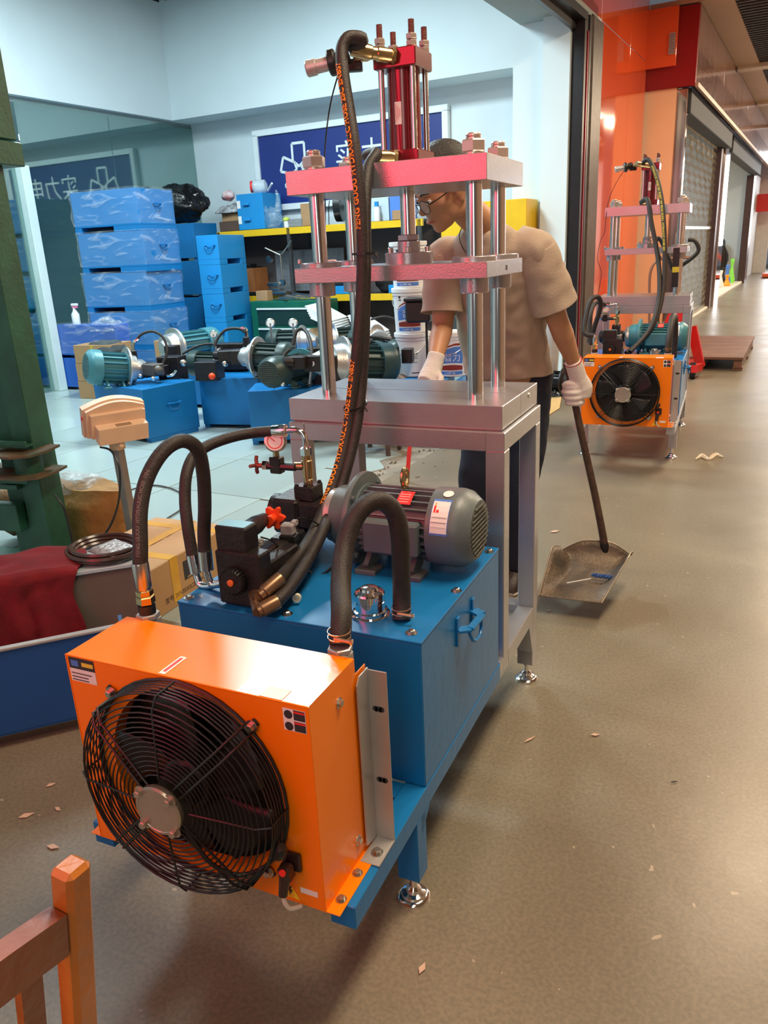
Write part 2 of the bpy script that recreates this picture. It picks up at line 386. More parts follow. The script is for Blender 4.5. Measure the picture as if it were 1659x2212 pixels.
# storefront header beam and its soffit, dark shutter rail
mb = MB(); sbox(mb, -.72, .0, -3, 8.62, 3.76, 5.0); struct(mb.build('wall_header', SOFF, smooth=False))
RAIL = mat('shutter_rail', (.10, .085, .075), .38, .5, .2, 12, .1, 60)
RAILD = mat('shutter_rail_dark', (.018, .017, .018), .35, .4, .2)
mb = MB(); sbox(mb, -.10, .02, 8.02, 8.10, 0, 3.76, .004); sbox(mb, -.06, .025, 8.20, 8.28, 0, 3.76, .004); sbox(mb, -.10, .01, 8.10, 8.34, 0, 3.76)
sbox(mb, -.12, .03, -3, 8.1, 3.68, 3.76, .004); sbox(mb, -.12, -.07, -3, 8.1, 3.60, 3.68)
struct(mb.build('door_1', RAILD, smooth=False))
mb = MB(); sbox(mb, -.10, .03, 8.34, 8.80, 0, 3.80, .02); struct(mb.build('trim_2', RAIL, smooth=False))
mb = MB(); sbox(mb, -.05, .028, 8.13, 8.17, 0, 3.6, .004); struct(mb.build('trim_3', mat('rail_red', (.28, .02, .04), .3, .4), smooth=False))
# glossy orange panel wall
OPAN = mat('orange_panel', (.82, .115, .03), .07, 0, .03, 2, coat=.6)
for a, b_, z0, z1 in ((8.80, 10.35, 0, 3.82), (10.36, 11.44, 0, 3.82), (7.2, 8.79, 3.83, 5.0), (8.80, 10.35, 3.83, 5.0), (10.36, 11.44, 3.83, 5.0), (5.6, 7.19, 3.83, 5), (4.0, 5.59, 3.83, 5.0)):
    mb = MB(); sbox(mb, -.02, .0, a, b_, z0, z1, .002)
    if a == 8.80 and z0 == 0: wo = struct(mb.build('wall_right', OPAN, smooth=False))
    else: mb.build('panel', OPAN, wo, smooth=False)
mb = MB(); sbox(mb, -.02, .40, 11.36, 11.44, 3.72, 4.44, .004); mb.build('panel', OPAN, wo, smooth=False)
mb = MB()
for k in range(12): sbox(mb, .30, .38, 11.335, 11.36, 3.86+k*.022, 3.872+k*.022)
mb.build('vent_reflection', mat('reflection_grey', (.35, .45, .48), .4), wo, smooth=False)  # slats modelled in place of a vent's reflection on the glossy panel
mb = MB(); sbox(mb, -.02, .66, 11.46, 11.56, 3.46, 4.44, .003); struct(mb.build('wall_fascia', mat('fascia_red', (.27, .005, .006), .30, 0, .05), smooth=False))
CREAM = mat('cream_wall', (.90, .62, .38), .6, 0, .03, 2)
mb = MB(); sbox(mb, -.02, .42, 11.50, 11.66, -.01, 3.46); struct(mb.build('wall_cream', CREAM, smooth=False))
MIR = mat('mirror_steel', (.86, .78, .76), .05, 1, .03)
mb = MB(); sbox(mb, .42, .57, 11.50, 11.64, -.01, 3.44, .01); struct(mb.build('trim_4', MIR))
mb = MB(); sbox(mb, .33, .50, 17.55, 18.4, -.01, 3.35, .01); struct(mb.build('trim_5', MIR))
FAS = mat('fascia_dark', (.30, .15, .125), .14, .1, .15, 1.5, .25, 3, coat=.4, dist=.06)
for k in range(14):
    mb = MB(); sbox(mb, .56, .66, 11.57+k*1.6, 11.57+k*1.6+1.59, 3.50, 4.44, .002)
    if k == 0: wf = struct(mb.build('wall_fascia', FAS, smooth=False))
    else: mb.build('panel', FAS, wf, smooth=False)
mb = MB(); sbox(mb, .66, .70, 11.5, 34, 3.44, 3.50); struct(mb.build('trim_6', mat('fascia_edge', (.45, .33, .26), .4, .3), smooth=False))
HOUS = mat('shutter_housing', (.030, .035, .042), .65, 0, .12, 6)
mb = MB(); sbox(mb, .36, .60, 11.66, 17.5, 3.14, 3.46, .01); struct(mb.build('trim_7', HOUS, smooth=False))
mb = MB(); sbox(mb, .30, .54, 18.42, 27.0, 3.14, 3.46, .01); struct(mb.build('trim_8', HOUS, smooth=False))
mb = MB(); sbox(mb, .30, .46, 17.12, 17.54, -.01, 3.14, .01); sbox(mb, .40, .46, 11.66, 11.74, 0, 3.14)
sbox(mb, .20, .40, 26.6, 27.4, 0, 3.14, .01); struct(mb.build('trim_9', mat('rail_brown', (.065, .035, .032), .35, .4), smooth=False))
# open-link rolling grille
GRL = mat('grille_steel', (.34, .29, .21), .35, .8, .15, 8)
gm = MB(); nw = 46
for k in range(nw):
    t0 = 11.86+k*5.2/nw; pts = []
    for q in range(49): pts.append(SP(.38+(.006 if q % 2 else -.006), t0+(.034 if q % 2 else -.034)+.02*sin(q*.9+k), .06+q*.0645))
    gm.tube(pts, .0055, 4, smooth=False, caps=False)
for z in (.05, 1.6): sbox(gm, .365, .395, 11.74, 17.12, z, z+.05)
o_ = gm.build('rolling_grille', GRL, smooth=False)
tag(o_, 'rolling shutter grille of wavy steel links closing the next shop', 'shutter')
# sills
SILL = mat('sill_cream', (.68, .62, .50), .5, 0, .05)
mb = MB(); sbox(mb, .16, .44, 11.8, 17.5, -.005, .05, .01); struct(mb.build('trim_10', SILL, smooth=False))
mb = MB(); sbox(mb, .04, .34, 18.4, 27.2, -.005, .06, .01); struct(mb.build('trim_11', SILL, smooth=False))
# the rooms behind
ROOM = mat('next_room_white', (.62, .70, .74), .7, 0, .04, 1)
ROOMC = mat('next_room_tan', (.55, .38, .23), .7, 0, .12, 2)
mb = MB(); sbox(mb, -4.6, -4.5, 11.5, 28, 0, 4.4); sbox(mb, -4.5, .3, 17.6, 17.75, 0, 4.4); sbox(mb, -4.5, .30, 26.9, 27.05, 0, 4.4); sbox(mb, -4.5, -.03, 8.85, 8.9, 0, 5)
struct(mb.build('wall_room', ROOM, smooth=False))
mb = MB(); sbox(mb, -4.5, .33, 11.8, 27, 3.60, 3.7); struct(mb.build('ceiling', ROOM, smooth=False))
mb = MB(); sbox(mb, -4.5, .16, 11.8, 26.9, -.01, .02); struct(mb.build('floor', ROOMC, smooth=False))
for t_ in (14.5, 22.5): light('room_lamp', SP(-1.8, t_, 3.5), SP(-1.8, t_, 0), 1.2, 1.2, 170, (.85, .95, 1))
# corridor: ceiling, far side, far end
CEIL = mat('ceiling_beige', (.50, .37, .27), .7, 0, .04, 2)
mb = MB(); sbox(mb, .0, 1.05, 11.46, 40, 4.46, 4.52); sbox(mb, 0, 6.2, -5, 11.46, 4.98, 5.04); struct(mb.build('ceiling', CEIL, smooth=False))
mb = MB(); sbox(mb, 1.05, 6.2, 11.46, 40, 4.62, 4.68); c2 = struct(mb.build('ceiling', BLK, smooth=False))
gr = MB()
for k in range(150): sbox(gr, 1.05, 3.4, 11.6+k*.16, 11.64+k*.16, 4.47, 4.53)
g_ = gr.build('ceiling_slats', mat('slat_grey', (.07, .07, .07), .6), c2, smooth=False); g_['kind'] = 'stuff'
mb = MB()
for t_ in (16.5, 21.5, 26.5): sbox(mb, .68, 6, t_, t_+.35, 4.40, 4.47)
struct(mb.build('trim_12', mat('beam_pale', (.66, .56, .47), .6), smooth=False))
mb = MB(); sbox(mb, 6.2, 6.3, -5, 40, 0, 5); struct(mb.build('wall_right', mat('far_side_wall', (.45, .30, .22), .5), smooth=False))
mb = MB(); sbox(mb, -4, .6, 33.5, 33.6, 0, 4.5); sbox(mb, -1, .15, 27.4, 33.5, 0, 3.4); struct(mb.build('wall_end', mat('end_wall', (.80, .80, .78), .6), smooth=False))
mb = MB(); sbox(mb, .15, .9, 32.2, 32.4, 2.2, 2.8); struct(mb.build('trim_13', PRED, smooth=False))
# logo sign on the back wall
SIGNB = mat('sign_navy', (.010, .030, .20), .45, 0, .05, 2)
SIGNW = mat('sign_white', (.80, .88, .90), .45, 0, .02)
sg = thing('wall_sign', 'navy blue sign with white flower outline and Chinese lettering on the back wall', 'sign', SP(-3.3, 8.6, 2.2))
off = sg.location
S0, S1, Z0, Z1 = -4.72, -1.82, 2.16, 3.10
mb = MB(); sbox(mb, S0, S1, 8.56, 8.60, Z0, Z1, .003); mb.build('board', SIGNB, sg, False, off=off)
mb = MB(); fw = .075
sbox(mb, S0-.04, S1+.04, 8.53, 8.61, Z1-.02, Z1+.06, .004); sbox(mb, S0-.04, S1+.04, 8.53, 8.61, Z0-.06, Z0+.02, .004)
sbox(mb, S0-.04, S0+.04, 8.53, 8.61, Z0, Z1, .004); sbox(mb, S1-.04, S1+.04, 8.53, 8.61, Z0, Z1, .004); mb.build('frame', SIGNW, sg, False, off=off)
lg = MB(); cx, cz = -4.02, 2.60
for k in range(5):
    a = pi/2+k*2*pi/5; u = Vector((cos(a), sin(a))); v = Vector((-sin(a), cos(a)))
    pp = [u*.10+v*.075, u*.30+v*.095, u*.30-v*.095, u*.10-v*.075, u*.045]
    if k in (0,): pp = [u*.12+v*.10, u*.34+v*.10, u*.34-v*.10, u*.12-v*.10, u*.045]
    P = [SP(cx+p.x, 8.555, cz+p.y) for p in pp]
    for i in range(5): lg.beam(P[i], P[(i+1) % 5], .034, .006, up=ET)
lg.build('flower_outline', SIGNW, sg, False, off=off)
lt = MB(); glyphs('实力电', .40, lt, SP(-3.45, 8.555, 2.56), ES, (0, 0, 1), .002); lt.build('chinese_lettering', SIGNW, sg, False, off=off)
lt = MB()
for k in range(9): sbox(lt, -3.45+k*.12, -3.45+k*.12+.085, 8.552, 8.556, 2.37+(.02 if k % 2 else 0), 2.43)
lt.build('small_lettering', SIGNW, sg, False, off=off)['kind'] = 'stuff'
# ================================================================ THE HYDRAULIC PRESS (local origin: floor under the right front tank corner)
def foot(mb, x, y, ztop):
    mb.lathe([(.0395, 0), (.0395, .006), (.034, .011), (.030, .012), (.028, .018), (.019, .022), (.017, .030), (.010, .036), (.0085, .045), (.0085, ztop)], (x, y, 0), (0, 0, 1), 28)
    mb.hexn((x, y, ztop-.012), (0, 0, 1), .014, .012)
def motor(root, axis0, axis1, r, body, flangem, cowl=True, name='motor', detail=1, off=(0, 0, 0), feet=True, label=None):
    """electric motor from flange end axis0 to cowl end axis1"""
    a0 = Vector(axis0); a1 = Vector(axis1); d = (a1-a0); L = d.length; d.normalize()
    up = Vector((0, 0, 1)); sd = up.cross(d).normalized(); up = d.cross(sd)
    mb = MB(); mb.lathe([(r*.80, 0), (r*.80, L*.68)], a0, d, 28)
    mb.lathe([(r*.97, 0), (r*.97, L*.05), (r*.84, L*.06)], a0, d, 32)
    mo = mb.build(name, body, root, off=off, label=label)
    fn = MB(); nf = 26 if detail else 16
    for k in range(nf):
        a = 2*pi*k/nf
        if detail and (35 < math.degrees(a) % 360 < 58): pass
        dr = sd*cos(a)+up*sin(a)
        fn.beam(a0+d*L*.07+dr*r*.86, a0+d*L*.66+dr*r*.86, .0045 if detail else .006, r*.20, up=dr)
    fn.build('cooling_fins', body, mo, smooth=False, off=off)['kind'] = 'stuff'
    cw = MB(); cw.lathe([(r*1.0, L*.655), (r*1.03, L*.66), (r*1.05, L*.86), (r*1.0, L*.92), (r*.82, L*.985), (r*.78, L)], a0, d, 36)
    cw.build('fan_cowl', body, mo, off=off)
    gl = MB(); c = a0+d*(L+.001)
    for i in range(-5, 6):
        h = r*.70*i/5.6; wv = math.sqrt(max(0, (r*.72)**2-h*h))
        gl.beam(c+up*h-sd*wv, c+up*h+sd*wv, .003, .008, up=d)
    gl.build('cowl_grille', mat('cowl_dusty', (.10, .10, .085), .8, 0, .4, 60), mo, smooth=False, off=off)['kind'] = 'stuff'
    if flangem:
        fb = MB(); fb.lathe([(r*.7, -L*.22), (r*.85, -L*.2), (r*.95, -L*.02), (r*1.28, -L*.018), (r*1.30, 0), (r*1.28, L*.03), (r*.9, L*.035)], a0, d, 36)
        for k in range(4):
            a = pi/4+k*pi/2; dr = sd*cos(a)+up*sin(a); fb.bolt(a0+dr*r*1.14+d*L*.03, d, .008)
        fb.build('end_flange', flangem, mo, off=off)
    if feet:
        ft = MB()
        for q in (.16, .55):
            for sgn in (-1, 1):
                p = a0+d*L*q; ft.piece(); ft.beam(p+sd*sgn*r*.95-up*r*1.12, p+sd*sgn*r*.5-up*r*.75, .05, .014, up=d)
                ft.obox(p+sd*sgn*r*.9-up*r*1.12, (.06, .06, .014), (0, 0, math.degrees(math.atan2(d.y, d.x))), .002)
        ft.build_each('mounting_foot', body, mo, smooth=False, off=off)
    return mo
def press(kind, loc, rz, label, group=None):
    R_ = thing('hydraulic_press', label, 'press', loc, rz, group)
    FR = SILVER; first = kind == 0; BASE = TANK if first else SILVER
    TL, TB, TZ, TBZ = -.6635, .60, .682, .302
    # ---- tank
    mb = MB(); mb.box(TL, 0, 0, TB, TBZ, TZ-.006, .003); mb.box(TL-.001, .001, -.001, TB, TZ-.006, TZ, .0015)
    tk = mb.build('oil_tank', TANK, R_, ang=20)
    mb = MB()
    for x, y in ((-.037, .035), (-.016, .281), (-.646, .026), (-.356, .027), (-.016, .56), (-.646, .3)):
        mb.piece(); mb.lathe([(.014, 0), (.014, .002)], (x, y, TZ), (0, 0, 1), 16); mb.lathe([(.0085, .002), (.0085, .007), (.006, .009)], (x, y, TZ), (0, 0, 1), 6)
    mb.build_each('lid_bolt', STEEL if first else TANK, tk)
    hd = MB()
    hd.beam((.004, .232, .60), (.030, .250, .60), .028, .006, (0, 0, 1)); hd.beam((.030, .248, .60), (.034, .335, .60), .020, .010, (0, 0, 1), .003)
    hd.beam((.004, .352, .60), (.032, .335, .60), .028, .006, (0, 0, 1)); hd.box(0, .006, .226, .246, .555, .635, .002); hd.box(0, .006, .345, .362, .555, .635, .002)
    hd.tube([(.028, .246, .592), (.034, .262, .562), (.036, .30, .553), (.034, .325, .566), (.03, .335, .596)], .0045, 8)
    hd.build('lifting_handle', TANK, tk)
    # ---- base frame
    W = .055
    mb = MB(); mb.box(-W, .0012, -.379, .615, .2465, .302, .002); mb.box(TL, TL+W, -.379, .615, .2465, .302, .002)
    mb.box(TL+W, -W, -.055, 0, .2465, .301, .002); mb.box(TL+W, -W, .3, .355, .2465, .301, .002)
    for x in (-.054, TL-.001):
        mb.box(x, x+W, -.062, -.007, .075, .2465, .002)
        mb.prism([(0, 0), (.055, 0), (0, -.055)] if True else [], (x, -.0345, .2465), (0, 1, 0), (0, 0, 1), (1, 0, 0), W)
    mb.build('base_frame', BASE, R_, ang=20)
    # ---- silver stand
    PL, PR, PF, PB, PT, PBt = -.7005, -.0117, .6735, 1.0758, 1.0736, 1.0049
    st = MB(); fx0, fx1, fy0, fy1 = PL+.004, .0, .655, 1.078
    ft_ = PBt-.003
    for x in (fx0, fx1-W):
        st.box(x, x+W, fy0, fy0+W, .2465, ft_-W, .002); st.box(x, x+W, fy1-W, fy1, .072, ft_-W, .002)
        st.box(x, x+W, fy0+W, fy1-W, .2465, .302, .002)
        st.box(x, x+W, fy0, fy1, ft_-W, ft_, .002)
        st.box(x, x+W, .615, fy0, .2465, .302)
        st.prism([(0, 0), (.05, 0), (.05, -.12)], (x, fy1-W-.05, .2465), (0, 1, 0), (0, 0, 1), (1, 0, 0), W)
    st.box(fx0+W, fx1-W, fy0, fy0+W, ft_-W, ft_, .002); st.box(fx0+W, fx1-W, fy1-W, fy1, ft_-W, ft_, .002)
    st.box(fx0+W, fx1-W, fy1-W, fy1, .2465, .302, .002); st.box(fx0+W, fx1-W, fy0, fy0+W, .2465, .302, .002)
    st.build('stand_frame', FR, R_, ang=20)
    mb = MB(); mb.box(fx0+W, fx1-W, fy0+W, fy1-W, .262, .270, .001); mb.build('tray', FR, R_, smooth=False)
    for x, y, z in ((-.027, -.034, .076), (TL+.027, -.034, .076), (-.027, 1.05, .073), (fx0+.027, 1.05, .073)):
        mb = MB(); foot(mb, x, y, z+.004); mb.build('levelling_foot', CHROME, R_)
    # ---- plates
    mb = MB(); mb.box(PL, PR, PF, (PF+PB)/2-.0006, PBt, PT, .0015); mb.box(PL, PR, (PF+PB)/2+.0006, PB, PBt, PT, .0015); mb.box(PL+.01, PR-.01, PF+.01, PB-.01, PBt-.004, PBt+.02)
    pb = mb.build('bottom_plate', FR, R_, ang=20)
    mb = MB(); mb.lathe([(.008, 0), (.008, .003), (.005, .0032)], (PR, .97, 1.052), (1, 0, 0), 16); mb.build('plate_screw', STEEL, pb)
    if first:
        for a, b_ in ((-.62, -.40), (-.235, -.10)):
            pass
    mb = MB(); mb.box(-.6647, -.062, .7003, 1.0624, 1.6611, 1.7266, .0015); mb.build('top_plate', FR, R_, ang=20)
    md = .0 if first else -.035
    mb = MB(); mb.box(-.6527, -.0592, .6886, 1.0541, 1.4164+md, 1.4586+md, .0015); mp = mb.build('moving_plate', FR, R_, ang=20)
    mb = MB(); mb.box(-.0596, -.0586, .872, .886, 1.430+md, 1.443+md); mb.build('side_slot', INK, mp, smooth=False)
    CX, CY = (-.6085, -.1215), (.774, 1.0038)
    for x in CX:
        for y in CY:
            mb = MB(); mb.cyl((x, y, PT), (x, y, 1.6611), .0225, seg=28); mb.build('guide_column', ROD, R_)
            nb = MB(); nb.lathe([(.028, 0), (.028, .009)], (x, y, 1.7266), (0, 0, 1), 24); nb.hexn((x, y, 1.7266+.009+.016), (0, 0, 1), .034, .032)
            nb.lathe([(.0205, .040), (.0205, .046), (.018, .047), (.0205, .049), (.0205, .053), (.017, .057)], (x, y, 1.7266), (0, 0, 1), 20)
            nb.build('column_nut', mat('plated_nut', (.62, .55, .50), .30, .7, .06), R_)
            bs = MB(); z0 = 1.4586+md; bs.lathe([(.0232, 0), (.062, 0), (.062, .012), (.0595, .014), (.0232, .014)], (x, y, z0), (0, 0, 1), 32, caps=False)
            bs.lathe([(.0232, 0), (.040, 0), (.040, -.040), (.0385, -.042), (.0232, -.042)], (x, y, 1.4164+md), (0, 0, 1), 32, caps=False)
            bs.build('guide_bushing', FR, R_)
    for x in CX[:1]:
        mb = MB(); mb.lathe([(.006, 0), (.006, .006), (.004, .012)], (x-.048, .73, 1.4726+md), (0, 0, 1), 10); mb.bolt((x-.05, .735, 1.4726+md), (0, 0, 1), .005); mb.build('grease_nipple', STEEL, mp)
    # ---- piston rod, coupling
    cx, cy = -.365, .889
    mb = MB(); mb.cyl((cx, cy, 1.525+md), (cx, cy, 1.6611), .0225, seg=28); mb.lathe([(.019, -.006), (.0225, 0), (.0225, .006), (.0215, .007), (.0225, .009)], (cx, cy, 1.525+md), (0, 0, 1), 28)
    mb.build('piston_rod', ROD, R_)
    mb = MB(); mb.lathe([(.073, 0), (.073, .030), (.071, .032)], (cx, cy, 1.4586+md), (0, 0, 1), 36); mb.lathe([(.034, .032), (.034, .062), (.032, .064)], (cx, cy, 1.4586+md), (0, 0, 1), 28)
    mb.hexn((cx, cy, 1.4586+md+.073), (0, 0, 1), .034, .018)
    cpl = mb.build('rod_coupling', FR, R_); mb = MB()
    for k in range(4):
        a = radians(20+90*k); mb.piece(); mb.lathe([(.0085, 0), (.0085, .014), (.007, .015)], (cx+.056*cos(a), cy+.056*sin(a), 1.4906+md), (0, 0, 1), 14)
    mb.build_each('flange_screw', STEEL, cpl)
    # ---- cylinder
    hw = .064
    mb = MB(); mb.box(cx-hw, cx+hw, cy-hw, cy+hw, 1.7266, 1.768, .003); cyl_ = mb.build('cylinder', CYLRED, R_, ang=20)
    mb = MB(); mb.box(cx-hw, cx+hw, cy-hw, cy+hw, 1.976, 2.024, .003); mb.build('end_cap', CYLRED, cyl_, ang=20)
    mb = MB(); mb.cyl((cx, cy, 1.768), (cx, cy, 1.976), .047, seg=32); mb.build('barrel', CYLRED, cyl_)
    for sx in (-1, 1):
        for sy in (-1, 1):
            x, y = cx+sx*.0475, cy+sy*.0475
            mb = MB(); mb.use(ROD).cyl((x, y, 1.768), (x, y, 1.976), .0085, seg=14); mb.use(mat('rusty_stud', (.15, .055, .045), .55, .5, .3, 60, .3, 200)).cyl((x, y, 2.02), (x, y, 2.088), .0085, seg=12)
            mb.use(mat('plated_nut', (.62, .55, .50), .30, .7, .06)).hexn((x, y, 2.031), (0, 0, 1), .0155, .014); mb.hexn((x, y, 2.047), (0, 0, 1), .0155, .014)
            mb.build('tie_rod', None, cyl_)
    if first: sl = [(-.375, -.345)]
    mb = MB(); mb.use(PAPER)
    def bent(x0, x1, z0, z1, m_, lift):
        mb.use(m_); q = []
        for i in range(5):
            xx = x0+(x1-x0)*i/4; rr = .047+lift; q.append((xx, cy-math.sqrt(rr*rr-(xx-cx)**2)))
        mb.add([(a, b, z0) for a, b in q]+[(a, b, z1) for a, b in q], [(i, i+1, i+6, i+5) for i in range(4)])
    bent(cx-.010, cx+.010, 1.835, 1.893, PAPER, .0006)
    lb = mb.build('label', None, cyl_, smooth=False)
    mb = MB()
    for i, x in enumerate((cx-.006, cx, cx+.006)): mb.box(x-.0006, x+.0006, cy-.0489, cy-.0486, 1.842+.006*i, 1.886-.005*i)
    mb.build('label_print', PRED, lb, smooth=False)['kind'] = 'stuff'
    # ---- top port fitting and side valve with grey coil
    q0 = Vector((cx+.0, cy-hw, 2.002)); q1 = q0+Vector((-.050, -.037, .009)); q2 = q1+Vector((-.046, -.034, .011))
    mb = MB(); mb.lathe([(.0225, -.004), (.0225, .004), (.019, .005)], q0, q1-q0, 6); mb.lathe([(.017, .005), (.019, .012), (.019, .045), (.0165, .048), (.0165, .060)], q0, q1-q0, 20)
    mb.lathe([(.0185, 0), (.0195, .01), (.0195, .050), (.0185, .056)], q1, q2-q1, 22)
    mb.build('port_fitting', BRASS, cyl_)
    sv0 = Vector((-0.440,0.840,2.016)); sv1 = Vector((-0.496,0.820,2.018)); sv2 = Vector((-0.543,0.800,2.005)); sv3 = Vector((-0.607,0.780,1.995))
    mb = MB(); mb.use(BRASS).lathe([(.009, 0), (.014, .01), (.014, .025), (.019, .027), (.019, .045)], sv0, sv1-sv0, 6); mb.lathe([(.008, -.01), (.008, .05)], sv0, sv1-sv0, 12)
    mb.use(BLACK).lathe([(.022, 0), (.022, .05)], sv1, sv2-sv1, 8); mb.obox(Vector(sv1)+Vector((.005, .01, -.022)), (.05, .03, .03), (0, 0, 20), .003)
    mb.lathe([(.030, -.012), (.034, -.008), (.034, .006), (.030, .010)], sv2, sv3-sv2, 24)
    mb.use(ALU).lathe([(.0185, 0), (.0185, .045), (.0215, .047), (.0215, .072), (.018, .076)], sv2, sv3-sv2, 24)
    mb.build('pressure_switch', None, cyl_)
    p2 = Vector((cx-.005, cy-hw, 1.748)); p3 = p2+Vector((-.045, -.035, .004))
    mb = MB(); mb.lathe([(.0215, -.003), (.0215, .005), (.018, .006)], p2, p3-p2, 6); mb.lathe([(.0165, .006), (.0165, .014), (.018, .018), (.018, .055)], p2, p3-p2, 20); mb.build('port_fitting', BRASS, cyl_)
    # ---- main motor, pump, coupling bell
    MY = .42; mz = .800
    mo = motor(R_, (-.335, MY, mz), (.0, MY, mz), .100, GREY if first else MBLUE, GREY if first else MBLUE, detail=1)
    mb = MB(); mb.box(-.285, -.13, MY-.116, MY-.075, mz-.055, mz+.035, .006); mb.build('terminal_cover', GREY if first else MBLUE, mo, ang=20)
    ey = (-.205, MY, mz+.112)
    mb = MB(); mb.cyl((ey[0], MY, mz+.08), (ey[0], MY, mz+.104), .011, .009, 14); mb.tube([(ey[0], MY+.017*sin(a), mz+.124+.024*cos(a)) for a in [2*pi*k/14 for k in range(14)]], .0065, 8, closed=True, sub=2); mb.build('lifting_eye', BRASS, mo)
    def onm(a, x, lift=.0008, r=.105): return (x, MY-(r+lift)*cos(a), mz+(r+lift)*sin(a))
    def patch(mb, x0, x1, a0, a1, r=.1048, lift=.0008, n=7):
        vs_ = []; 
        for i in range(n):
            a = radians(a0+(a1-a0)*i/(n-1)); vs_ += [onm(a, x0, lift, r), onm(a, x1, lift, r)]
        mb.add(vs_, [(2*i, 2*i+1, 2*i+3, 2*i+2) for i in range(n-1)])
    mb = MB(); mb.use(LBLUE); patch(mb, -.100, -.052, 6, 60); mb.use(PAPER); patch(mb, -.0985, -.0535, 9, 56, lift=.0014)
    mb.use(PRED); patch(mb, -.094, -.089, 38, 48, lift=.002); patch(mb, -.087, -.080, 38, 42, lift=.002)
    mb.use(HPRINT); patch(mb, -.093, -.090, 48, 53, lift=.002)
    mb.use(INK)
    for a in (31, 30.2, 24, 23.4, 17): patch(mb, -.096, -.056, a, a+.35, lift=.002, n=2)
    mb.build('energy_label', None, mo, smooth=False)
    mb = MB(); mb.use(PRED); patch(mb, -.205, -.165, 48, 76, r=.097)
    mb.use(PAPER)
    for a in (52, 57, 62, 67): patch(mb, -.20, -.172, a, a+.8, r=.097, lift=.0014, n=2)
    mb.build('warning_label', None, mo, smooth=False)
    mb = MB(); mb.lathe([(.014, 0), (.014, .0006)], onm(radians(72), -.070, .0005), (0, -cos(radians(72)), sin(radians(72))), 20); mb.build('inspection_sticker', PAPER, mo, smooth=False)
    mb = MB(); mb.lathe([(.062, 0), (.076, .012), (.076, .085), (.082, .09), (.082, .1)], (-.435, MY, mz), (1, 0, 0), 32); mb.build('bell_housing', ALU if first else CASTAL, mo)
    pm = MB(); pm.box(-.60, -.515, MY-.055, MY+.06, mz-.055, mz+.048, .008); pm.box(-.60, -.44, MY-.045, MY+.045, mz-.04, mz+.04, .008); pm.box(-.535, -.475, MY-.03, MY+.035, mz+.04, mz+.082, .003)
    pm.lathe([(.045, 0), (.045, .02), (.030, .03)], (-.60, MY, mz), (-1, 0, 0), 20); pm.box(-.585, -.50, MY-.03, MY+.03, TZ, mz-.05, .003)
    pump = pm.build('pump', BLACKM, R_, ang=25)
    mb = MB()
    for x, y in ((-.528, MY-.022), (-.500, MY-.022), (-.528, MY+.027), (-.482, MY+.027)): mb.piece(); mb.lathe([(.006, 0), (.006, .007), (.0035, .007), (.0035, .003)], (x, y, mz+.081), (0, 0, 1), 12)
    mb.build_each('cap_screw', BLACKM, pump)
    # riser, gauge and elbow
    rx, ry = -.502, MY
    mb = MB(); mb.lathe([(.0125, 0), (.0125, .008), (.0135, .009), (.0135, .016), (.0125, .017), (.0125, .022), (.0155, .024), (.0155, .070), (.013, .072), (.013, .086)], (rx, ry, mz+.082), (0, 0, 1), 20)
    mb.cyl((rx, ry, mz+.135), (rx-.035, ry-.01, mz+.135), .0115, seg=14); mb.build('riser_fitting', BRASS, pump)
    eb = MB(); zt = mz+.168
    eb.lathe([(.0165, 0), (.0165, .020), (.010, .024)], (rx, ry, zt), (0, 0, 1), 6)
    pe = [(rx, ry, zt+.02), (rx, ry, zt+.045), (rx-.008, ry, zt+.063), (rx-.028, ry-.004, zt+.070), (rx-.05, ry-.007, zt+.068)]
    eb.tube(pe, .0095, 14); eb.lathe([(.0115, 0), (.0185, .004), (.0185, .040), (.0165, .045)], pe[-1], (-1, -.12, -.05), 20); eb.build('hose_elbow', CHROME, pump)
    gx = (-.588, ry-.02, mz+.135)
    mb = MB(); mb.use(BLACK).box(gx[0]-.018, gx[0]+.018, gx[1]-.014, gx[1]+.014, gx[2]-.020, gx[2]+.028, .003); mb.cyl((gx[0]+.06, gx[1], gx[2]), (gx[0]-.03, gx[1]-.005, gx[2]), .011, seg=8)
    mb.use(CHROME).hexn((gx[0]-.035, gx[1]-.005, gx[2]+.001), (1, .1, 0), .014, .016); mb.use(BRASS).cyl((gx[0], gx[1], gx[2]+.026), (gx[0], gx[1], gx[2]+.045), .009, seg=6)
    mb.use(mat('gauge_red_metal', (.42, .10, .08), .4, .6)); hx = (gx[0]-.062, gx[1]-.008, gx[2])
    for a in (55, 175, 295): mb.tube([hx, (hx[0]-.006, hx[1]+.012*cos(radians(a)), hx[2]+.016*sin(radians(a))), (hx[0]-.008, hx[1]+.024*cos(radians(a)), hx[2]+.028*sin(radians(a)))], .0055, 8)
    mb.cyl((gx[0]-.04, gx[1]-.005, gx[2]), hx, .007, seg=12); mb.build('gauge_valve', None, pump)
    gd = Vector((.36, -.90, .25)).normalized(); gc = Vector((gx[0], gx[1], gx[2]+.072))
    mb = MB(); mb.use(STEEL).lathe([(.026, -.024), (.031, -.02), (.031, 0), (.027, .002)], gc, gd, 28); mb.use(PAPER).lathe([(.0265, .0022), (.0265, .003)], gc, gd, 28)
    gu = Vector((0, 0, 1)); gs = gd.cross(gu).normalized(); gu = gs.cross(gd)
    mb.use(PRED).beam(gc+gd*.0035, gc+gd*.0035+gs*.014+gu*.012, .0016, .002); mb.lathe([(.022, .0032), (.022, .0034), (.019, .0034), (.019, .0032)], gc, gd, 24, caps=False); mb.build('pressure_gauge', None, pump)
